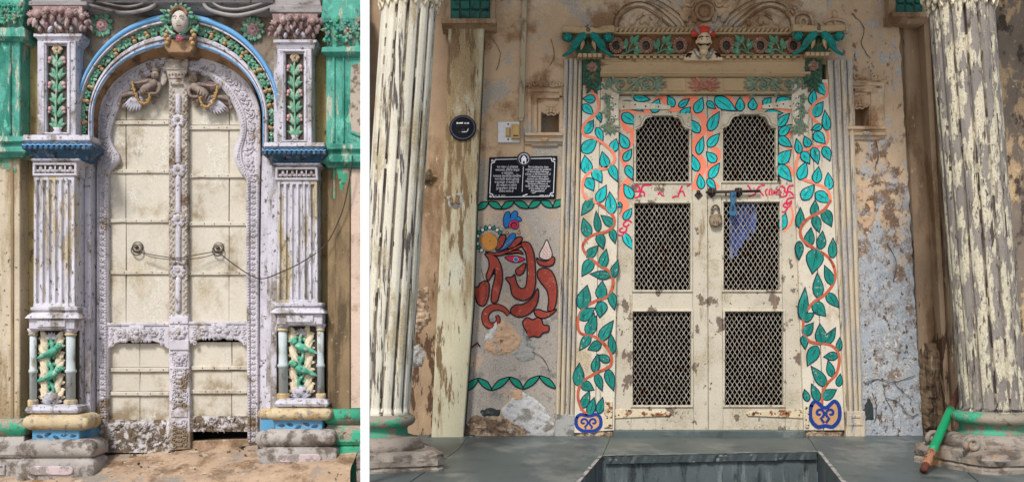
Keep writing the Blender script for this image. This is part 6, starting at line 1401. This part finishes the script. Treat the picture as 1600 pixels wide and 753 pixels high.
# ================================================================ LATTICE DOORS
def lattice_door(label, x, xs_top, xs_bot, screens, hinge_side, lv):
    """xs: [outer stile edge, inner stile edges..] given at y=150 and y=672"""
    t = thing('lattice_door', label, 'door', x, 672, 0, 'pair of lattice doors')
    E = lambda u, y: xs_top[u]+(xs_bot[u]-xs_top[u])*(y-150)/522.0
    Y0, Y1 = 149.5, 671.5
    mb = MB(0).m('door_cream')
    mb.poly([(E(0, Y0), Y0), (E(1, Y0), Y0), (E(1, Y1), Y1), (E(0, Y1), Y1)], -10, 0, .7); mb.build('stile', t)
    mb = MB(0).m('door_cream'); mb.poly([(E(2, Y0), Y0), (E(3, Y0), Y0), (E(3, Y1), Y1), (E(2, Y1), Y1)], -10, 0, .7); mb.build('stile', t)
    ys = [Y0]+[v for s in screens for v in (s[1], s[3])]+[Y1]
    for i in range(0, len(ys), 2):
        a, b = ys[i], ys[i+1]; mb = MB(0).m('door_cream'); mb.poly([(E(1, a)+.2, a), (E(2, a)-.2, a), (E(2, b)-.2, b), (E(1, b)+.2, b)], -10, -.6, .7); mb.build('rail', t)
    for i, (a0, y0, a1, y1) in enumerate(screens):
        mb = MB(1).m('door_cream'); o = [(a0-3.4, y0-3.4), (a1+3.4, y0-3.4), (a1+3.4, y1+3.4), (a0-3.4, y1+3.4)]; mb.frame(o, rect(a0, y0, a1, y1), -8, 1.8, .9); mb.build('bead_frame', t)
        if i == 0:
            for sg, xc in ((1, a0), (-1, a1)):
                mb = MB(2).m('door_cream'); mb.poly([(xc-sg*1, y0-2), (xc+sg*26, y0-2), (xc+sg*20, y0+3), (xc+sg*16, y0+4), (xc+sg*12, y0+9), (xc+sg*10, y0+15), (xc+sg*7, y0+17), (xc+sg*6, y0+21), (xc-sg*1, y0+21)], -8, 1.4, .8)
                mb.m('door_cream', True); mb.tube(cr([(xc+sg*25, y0+1, 1.6), (xc+sg*16, y0+3, 1.8), (xc+sg*11, y0+10, 1.8), (xc+sg*8.5, y0+16, 1.8), (xc+sg*3, y0+18.5, 1.8), (xc-sg*2, y0+21.5, 1.6)], 4, False), 1.5, 6); mb.tube(cr([(xc+sg*25, y0-2, 1.6), (xc+sg*13, y0+1, 1.8), (xc+sg*8, y0+9, 1.8), (xc+sg*5, y0+14, 1.8), (xc-sg*2, y0+17, 1.6)], 4, False), 1.2, 6); mb.build('corner_bracket', t)
        mb = MB(-3).m('mesh_metal', True); pw_ = 3.78; ph = 5.75; n = round((a1-a0)/pw_)+1; m_ = int((y1-y0)/ph)+2
        for k in range(-1, n+1):
            pts = []
            for j in range(m_+1):
                xx = a0+(k+.5)*pw_+pw_*.5*(-1)**(j+k); yy = y0-1+j*ph
                pts.append((xx+rn.uniform(-.3, .3)+1.3*mnoise.noise(Vector((xx*.03, yy*.02, i*5+x*.1))), yy+1.5*mnoise.noise(Vector((xx*.04, yy*.03, i*5+9+x*.1))), -4+.7*(-1)**j+2*mnoise.noise(Vector((xx*.03, yy*.03, i*7)))))
            if pts[0][0] < a0-4 or pts[0][0] > a1+5: continue
            pts = [(min(a1+3, max(a0-3, p[0])), min(y1+3, p[1]), p[2]) for p in pts]
            mb.tube(pts, .54, 4, False)
        mb.build('wire_mesh', t)
    return t
SLF = [(994, 181, 1077, 284), (991.5, 318, 1079, 453), (989, 487, 1080, 633)]
SRT = [(1130, 179, 1212, 283), (1131, 316, 1218.5, 453), (1133, 487, 1224, 633)]
d1 = lattice_door('left leaf of the painted lattice doors, without bolt or padlock', 1030, [967.5, 990.5, 1081, 1105], [958.5, 986, 1084, 1106.6], SLF, 0, 0)
d2 = lattice_door('right leaf of the painted lattice doors, carrying the bolt', 1180, [1105.8, 1126.5, 1215.5, 1239.5], [1107.4, 1130, 1228, 1257], SRT, 1, 0)
DL = """991 151 1017 153 11;975 157 1006 173 11;1021 174 1031 153 15;1054 165 1044 149 12;1062 165 1079 154 10;1065 182 1081 167 14;1089 175 1099 151 15;1094 206 1079 183 14;1093 240 1097 212 12;1092 266 1081 242 13;1097 294 1097 271 12;973 177 995 193 16;982 230 968 208 15;976 250 988 232 12;980 258 991 279 13;988 309 978 286 14;976 342 988 324 11;976 364 988 390 12;969 323 969 315 8"""
DR = """1106 158 1120 168 10;1119 151 1150 175 19;1159 172 1156 151 14;1177 170 1180 152 14;1196 164 1205 150 12;1216 163 1236 149 17;1197 175 1225 178 11;1217 196 1236 176 13;1220 210 1238 193 13;1219 213 1238 230 14;1219 254 1237 232 18;1219 257 1238 283 18;1110 203 1123 172 16;1108 228 1125 207 14;1120 252 1106 236 14;1110 277 1126 254 13;1107 279 1121 295 11;1223 358 1229 332 13"""
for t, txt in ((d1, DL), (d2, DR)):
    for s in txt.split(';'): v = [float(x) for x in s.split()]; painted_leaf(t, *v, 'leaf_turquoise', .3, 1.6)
SV = ((d1, [[(972, 178), (985, 171), (1005, 179), (1020, 167), (1033, 151), (1046, 168), (1060, 169), (1072, 155), (1086, 151)], [(1085, 151), (1084, 172), (1099, 185), (1099, 205), (1087, 220), (1089, 240), (1099, 258), (1090, 280), (1086, 297)], [(972, 180), (977, 200), (988, 205), (987, 222), (973, 240), (979, 262), (986, 276), (975, 290), (972, 310), (978, 322), (973, 340)]], (9.5, 11, 9.5)),
      (d2, [[(1124, 158), (1119, 168), (1114, 190), (1109, 210), (1110, 226), (1122, 238), (1120, 250), (1110, 262), (1108, 278), (1122, 294)], [(1122, 151), (1140, 154), (1152, 170), (1168, 153), (1172, 151)], [(1184, 172), (1195, 161), (1215, 168), (1236, 172)], [(1236, 206), (1226, 222), (1236, 236), (1224, 253), (1235, 266), (1238, 276)], [(1236, 322), (1239, 338), (1234, 352), (1224, 362)]], (9, 8, 8, 8, 3.6)))
for t, LS, WS in SV:
    for P_, wd in zip(LS, WS): c = cr(P_, 5, False); SK = globals().get('SK', 0)+.02; mb = MB(0).m('vine_salmon'); mb.stroke(c, [wd+1.2*mnoise.noise(Vector((i*.3, wd, 2))) for i in range(len(c))], -.1+SK, .1); mb.build('painted_stem', t)
# red painted auspicious signs and letters on the middle rails
def marks(par, d, L, wd=2.6):
    mb = MB(0).m('crimson')
    for kq, P_ in enumerate(L):
        d += .012
        if len(P_) == 1: mb.poly(circ(P_[0][0], P_[0][1], .9, .9, 7), -1, d+.7)
        else: mb.stroke(cr(P_, 4, False), wd, d, .5)
    mb.build('painted_sign', par)
marks(d1, -.4, [[(992, 289), (998, 291), (1000, 299), (1006, 300), (1007, 307)], [(1018, 289), (1005, 290), (1001, 299), (998, 307), (991, 309)], [(991, 299), (1001, 299)]])
marks(d1, -.4, [[(1028, 304), (1031, 301), (1034, 305), (1038, 306)], [(1066, 290), (1062, 299), (1059, 308)], [(1061, 300), (1067, 299), (1070, 307)], [(1050, 309), (1057, 306)], [(1073, 291), (1078, 289)], [(1030, 299)]], 2.4)
marks(d2, -.4, [[(1168, 289), (1171, 293), (1173, 297)], [(1195, 289), (1187, 291), (1182, 298), (1179, 304), (1169, 307)], [(1178, 294)]])
marks(d2, -.4, [[(1187, 299), (1190, 302), (1193, 306)], [(1199, 295), (1196, 299), (1198, 306)], [(1203, 296), (1202, 302), (1203, 305)], [(1206, 295), (1206, 305)], [(1210, 297), (1209, 303), (1213, 299), (1213, 305)], [(1215, 297), (1218, 296), (1219, 305)]], 2.2)
marks(d2, .1, [[(1219, 291), (1226, 294), (1226, 300), (1235, 300), (1240, 306)], [(1240, 290), (1232, 292), (1230, 300), (1228, 306), (1220, 308)], [(1223, 290)], [(1235, 295)], [(1224, 303)], [(1234, 305)]])
marks(d2, .1, [[(1241, 309), (1232, 310), (1229, 316), (1236, 318), (1236, 313)], [(1236, 318), (1231, 324), (1224, 322), (1227, 317), (1231, 321)], [(1231, 324), (1226, 331), (1220, 330)]])
marks(d1, .1, [[(987, 348), (982, 344), (976, 347), (974, 352), (979, 354), (983, 350)], [(979, 354), (978, 361), (971, 363), (968, 359), (973, 356)], [(978, 361), (974, 368), (966, 367)]])
# hinges
def hinge(par, x0, x1, y, dy, plate, m_='rusty_paint', d=0.3):
    mb = MB(2).m(m_); h0, h1 = 7.5, 3.2
    mb.poly([(x0, y-h0), (x0+(x1-x0)*.35, y-h0*.75), (x1-(3 if x1 > x0 else -3), y+dy-h1), (x1, y+dy), (x1-(3 if x1 > x0 else -3), y+dy+h1), (x0+(x1-x0)*.35, y+h0*.75), (x0, y+h0)], d-2, d+1.8, .5)
    mb.m('iron_dark', True)
    for q in (.08, .3, .5, .75): mb.ball(x0+(x1-x0)*q, y+dy*q+(2 if q < .4 else 0)*(-1)**int(q*10), d+1.7, 1.4, 1.4, .8)
    mb.m(m_); mb.tube([(x0, y-h0, d+1.5), (x0, y+h0, d+1.5)], 2.2, 7); mb.build('hinge', par)
    if plate:
        mb = MB(9).m(m_); mb.poly(rect(*plate), 5, 9.6, .5); mb.m('iron_dark', True)
        for q in range(4): mb.ball((plate[0]+plate[2])/2+(2 if q % 2 else -2), plate[1]+4+(plate[3]-plate[1]-8)*q/3, 9.6, 1.3, 1.3, .8)
        mb.build('hinge_plate', par)
hinge(d1, 968, 1049, 165, 3, (953, 150, 966, 186), 'jamb_cream'); hinge(d1, 959.5, 1049, 646, 0, (944, 627, 957, 668)); hinge(d2, 1256, 1166, 646, 0, (1258.5, 634, 1264, 668)); hinge(d2, 1238.5, 1190, 164, 3, (1241, 150, 1250, 186), 'jamb_cream')
# bolt and hasp
mb = MB(6).m('iron_dark', True); mb.tube([(1103, 300.5, 6), (1188, 298.5, 6)], 2.2, 8); mb.tube([(1134, 299, 6), (1134, 306, 7)], 1.4, 6)
for x in (1113, 1155): mb.tube([(x, 294, 2), (x, 296, 8), (x, 303, 8), (x, 306, 2)], 1.8, 6); mb.poly([(x-5, 293), (x+5, 293), (x+6, 297), (x+6, 303), (x, 309), (x-6, 303), (x-6, 297)], -1, 2, .5)
mb.ball(1092, 300, 2, 3.4, 4, 4); mb.poly([(1086, 304), (1092, 297), (1099, 304), (1092, 311)], -1, 2.2, .5); mb.build('bolt', d2)
mb = MB(10).m('hasp_blue'); mb.poly([(1141, 300), (1151, 300), (1149.5, 310), (1149, 320), (1152, 333), (1148, 338), (1141, 337), (1139, 332), (1142.5, 318)], 6, 10, .8); mb.m('iron_dark').poly([(1143.5, 321), (1146.5, 321), (1147.5, 329), (1143, 329)], 9, 10.6, .2); mb.build('hasp', d2)
pl = thing('padlock', 'worn brass padlock hanging below the bolt of the doors', 'padlock', 1118.5, 354, 6)
mb = MB(8).m('brass_worn'); mb.poly(cr([(1111, 336), (1118, 334.6), (1126, 335), (1128, 339), (1128, 348), (1124, 353), (1118, 354), (1112, 352.5), (1109.6, 347), (1109.6, 339)], 3), 1, 9, 1.6); mb.m('iron_dark').box(1115, 345, 1116, 350, 8, 9.5); mb.box(1118.4, 345, 1119.4, 350, 8, 9.5); mb.box(1121.6, 345, 1122.6, 350, 8, 9.5); mb.build('body', pl)
mb = MB(8).m('iron', True); mb.tube(cr([(1113, 336, 5), (1113, 327, 5), (1115.5, 322, 5), (1118.5, 320.5, 5), (1121.5, 322, 5), (1124, 327, 5), (1124, 336, 5)], 4, False), 1.7, 7); mb.build('shackle', pl)
th = MB(10).m('slate'); th.poly([(958, 672), (1257, 672), (1258, 686), (957, 686)], -30, 16, 1.5); th = th.build('threshold'); tag(th, 'dark slate threshold under the lattice doors', 'threshold')
# dark room behind, with a blue cloth hung inside
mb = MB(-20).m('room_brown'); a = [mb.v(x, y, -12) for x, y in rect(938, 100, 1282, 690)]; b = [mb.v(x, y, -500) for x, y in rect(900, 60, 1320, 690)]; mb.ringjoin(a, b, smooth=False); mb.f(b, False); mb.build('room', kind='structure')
mb = MB(-12).m('cloth_blue', True); xs = [1141+i*2 for i in range(22)]; ys = [312+i*4 for i in range(24)]
mb.grid(xs, ys, lambda x, y: -14+2.6*math.sin(x*.6+y*.03)+2.0*math.sin(x*.23+y*.09), lambda x, y: y > 352+(1183-x)*1.35+6*math.sin(x*.7)); tag(mb.build('hanging_cloth'), 'deep blue cloth hanging inside behind the middle mesh panel', 'cloth')

# ================================================================ COLUMNS
def column(label, xt, xb, rt, rb, ybase, m_, torus_r, plinth, seed, rot, gw=.15, gd=.13, leafy=False, gt=-.35):
    rnd = random.Random(seed); ref = 330; T = lambda x, y: (max(x, 571), y)
    MB = lambda ref=0: globals()['MB'](ref, T)
    t = thing('fluted_column', label, 'column', xb, 745, ref, 'fluted columns of the porch')
    cx = lambda y: xt+(xb-xt)*y/650.0
    nf = 14
    def fl(a, y):
        u = (a*nf/(2*PI)+.3) % 1.0; q = min(1, max(0, (y-8)/14))*min(1, max(0, (ybase-2-y)/10))
        return 1-.03*q*math.sin(PI*u)-gd*q*max(0, 1-abs(u-.5)/gw)**.6
    pr = [(y, rt+(rb-rt)*max(0, y)/650.0) for y in list(range(-70, 24, 8))+list(range(24, int(ybase), 7))+[ybase-6, ybase-2, ybase]]
    mb = MB(ref).m(m_, True); f0 = len(mb.F); mb.lathe(cx, pr, ref, nf*16, fl, cap=False); mb.m('flute_dark'); gi_ = mb.mi
    for k in range(f0, len(mb.F)):
        j = (k-f0) % (nf*16); row = (k-f0)//(nf*16); u = (((j+.5)/(nf*16))*nf+.3) % 1.0
        if abs(u-.5) < gw*(.75+.35*mnoise.noise(Vector((row*.55, j*.09, seed)))) and mnoise.noise(Vector((row*.23, j*.21, seed+4))) > gt: mb.FM[k] = gi_  # darker faces in the flutes: shade painted in, along with bare primer
    mb.build('fluted_shaft', t)
    mb = MB(ref).m('moulding_wood' if False else 'cream', True)
    for k in range(18):
        a = 2*PI*k/18
        for (yy, rr, s_, dr_) in ((16, 1.02, 5, 0), (6, 1.07, 7, .17), (-8, 1.15, 9, 0)):
            X = cx(yy)+rt*rr*math.sin(a+dr_); Dd = ref+rt*rr*math.cos(a+dr_)
            mb.ball(X, yy, Dd, s_*.55, s_*1.0, s_*.5, seg=7, rings=5); mb.tube([(X-3, yy-6, Dd+1.5), (X, yy+4, Dd+3), (X+3, yy-6, Dd+1.5)], 1.3, 5)
    mb.lathe(cx, [(-70, rt*1.9), (-44, rt*1.7), (-30, rt*1.3), (-10, rt*1.02)], ref, 24); mb.build('capital', t, kind='stuff')
    mb = MB(ref).m('post_cream'); mb.hstrip(cx(0)-rt*1.9, cx(0)+rt*1.9, [(-90, ref+rt*1.7), (-68, ref+rt*1.8), (-66, ref+rt*1.6)]); X0, X1 = cx(0)-rt, cx(0)+rt; mb.poly(rect(X0, -420, X1, -88), ref-rt, ref+rt, 2, True); mb.build('impost', t)
    r_ = torus_r
    mb = MB(ref).m('torus_green', True); mb.lathe(cx(ybase), [(ybase-1, rb*.98), (ybase+1, r_-7), (ybase+4, r_-2), (ybase+9, r_), (ybase+14, r_-2), (ybase+17, r_-6), (ybase+19, r_-12)], ref, 40); mb.build('torus', t)
    mb = MB(ref).m('scotia_green', True); mb.lathe(cx(ybase), [(ybase+17, r_-9), (ybase+22, r_-13), (ybase+30, r_-12), (ybase+36, r_-4)], ref, 40); mb.build('scotia', t)
    mb = MB(ref).m('stone_base', True)
    def st(a, y): return 1+.05*mnoise.fractal(Vector((math.cos(a)*2.2+seed, math.sin(a)*2.2, y*.06)), 1, 2, 4)
    mb.lathe(cx(ybase), [(ybase+33, r_-6), (ybase+36, r_+4), (ybase+44, r_+12), (ybase+52, r_+14), (ybase+60, r_+8)], ref, 56, st); mb.build('lower_torus', t)
    mb = MB(ref).m('stone_base'); S = plinth
    def sq(a, y):
        b = (a+rot) % (PI/2)-PI/4; return min(1.12, .86/math.cos(b))*(1+.035*mnoise.fractal(Vector((math.cos(a)*4+seed, math.sin(a)*4, y*.12)), 1, 2, 5))
    yb = ybase+56; mb.lathe(cx(ybase), [(yb-4, S*.82), (yb, S*.97), (yb+8, S*1.0), (yb+16, S*.99), (yb+18, S*.955), (yb+22, S*.99), (yb+40, S*1.0), (yb+46, S)], ref, 96, sq, False); mb.build('plinth', t)
    mb = MB(ref+r_*.6).m('stone_base', True)
    for a in (-PI*.3, PI*.25, -PI*.75) if leafy else ():
        X, Dd = cx(ybase)+(r_+10)*math.sin(a+rot-.2), ref+(r_+10)*math.cos(a+rot-.2)
        mb.tube(spiral(X, ybase+50, 12, 3, 2.6, 1.2, Dd+3, 14), 4.5, 7); [mb.leaf(X+10, ybase+40, PI*.5+(q-2)*.3, 26, 9, Dd-1, 5, n=5, lift=3) for q in range(5)]
    mb.build('corner_leaf', t); return t
column('left fluted column, cream paint with dark cracked flutes', 640, 596, 43, 43.5, 646, 'col_cream', 53, 100, 3, .5)
column('right fluted column, cream paint peeling off grey wood', 1501, 1553, 47, 48, 642, 'col_peel', 62, 104, 9, .5, .12, .15, True, -.05)

# ---- painted stick leaning behind the right column
pk = thing('painted_stick', 'green and copper painted stick leaning by the right column base', 'stick', 1441, 737, 388)
s0 = (CZ-.02)/((735-CY)/KP); P0 = Vector(((1443-CX)/KP*s0, (s0-1)*D, .022)); s1 = 1-1.02/D; P1 = Vector(((1508-CX)/KP*s1, -1.02, CZ+(CY-590)/KP*s1))
for nm, a, b, m_, r_ in (('tip', 0, .06, 'pole_rust', .021), ('copper_band', .05, .185, 'pole_copper', .0235), ('green_shaft', .18, .62, 'pole_green', .025), ('bare_end', .61, 1.0, 'pole_rust', .022)):
    mb = RMB().m(m_, True); n = 9; mb.tube([tuple(P0.lerp(P1, a+(b-a)*i/n)) for i in range(n+1)], [r_*(1+.06*mnoise.noise(Vector((i*.9, a*9, 2)))) for i in range(n+1)], 10); mb.build(nm, pk)
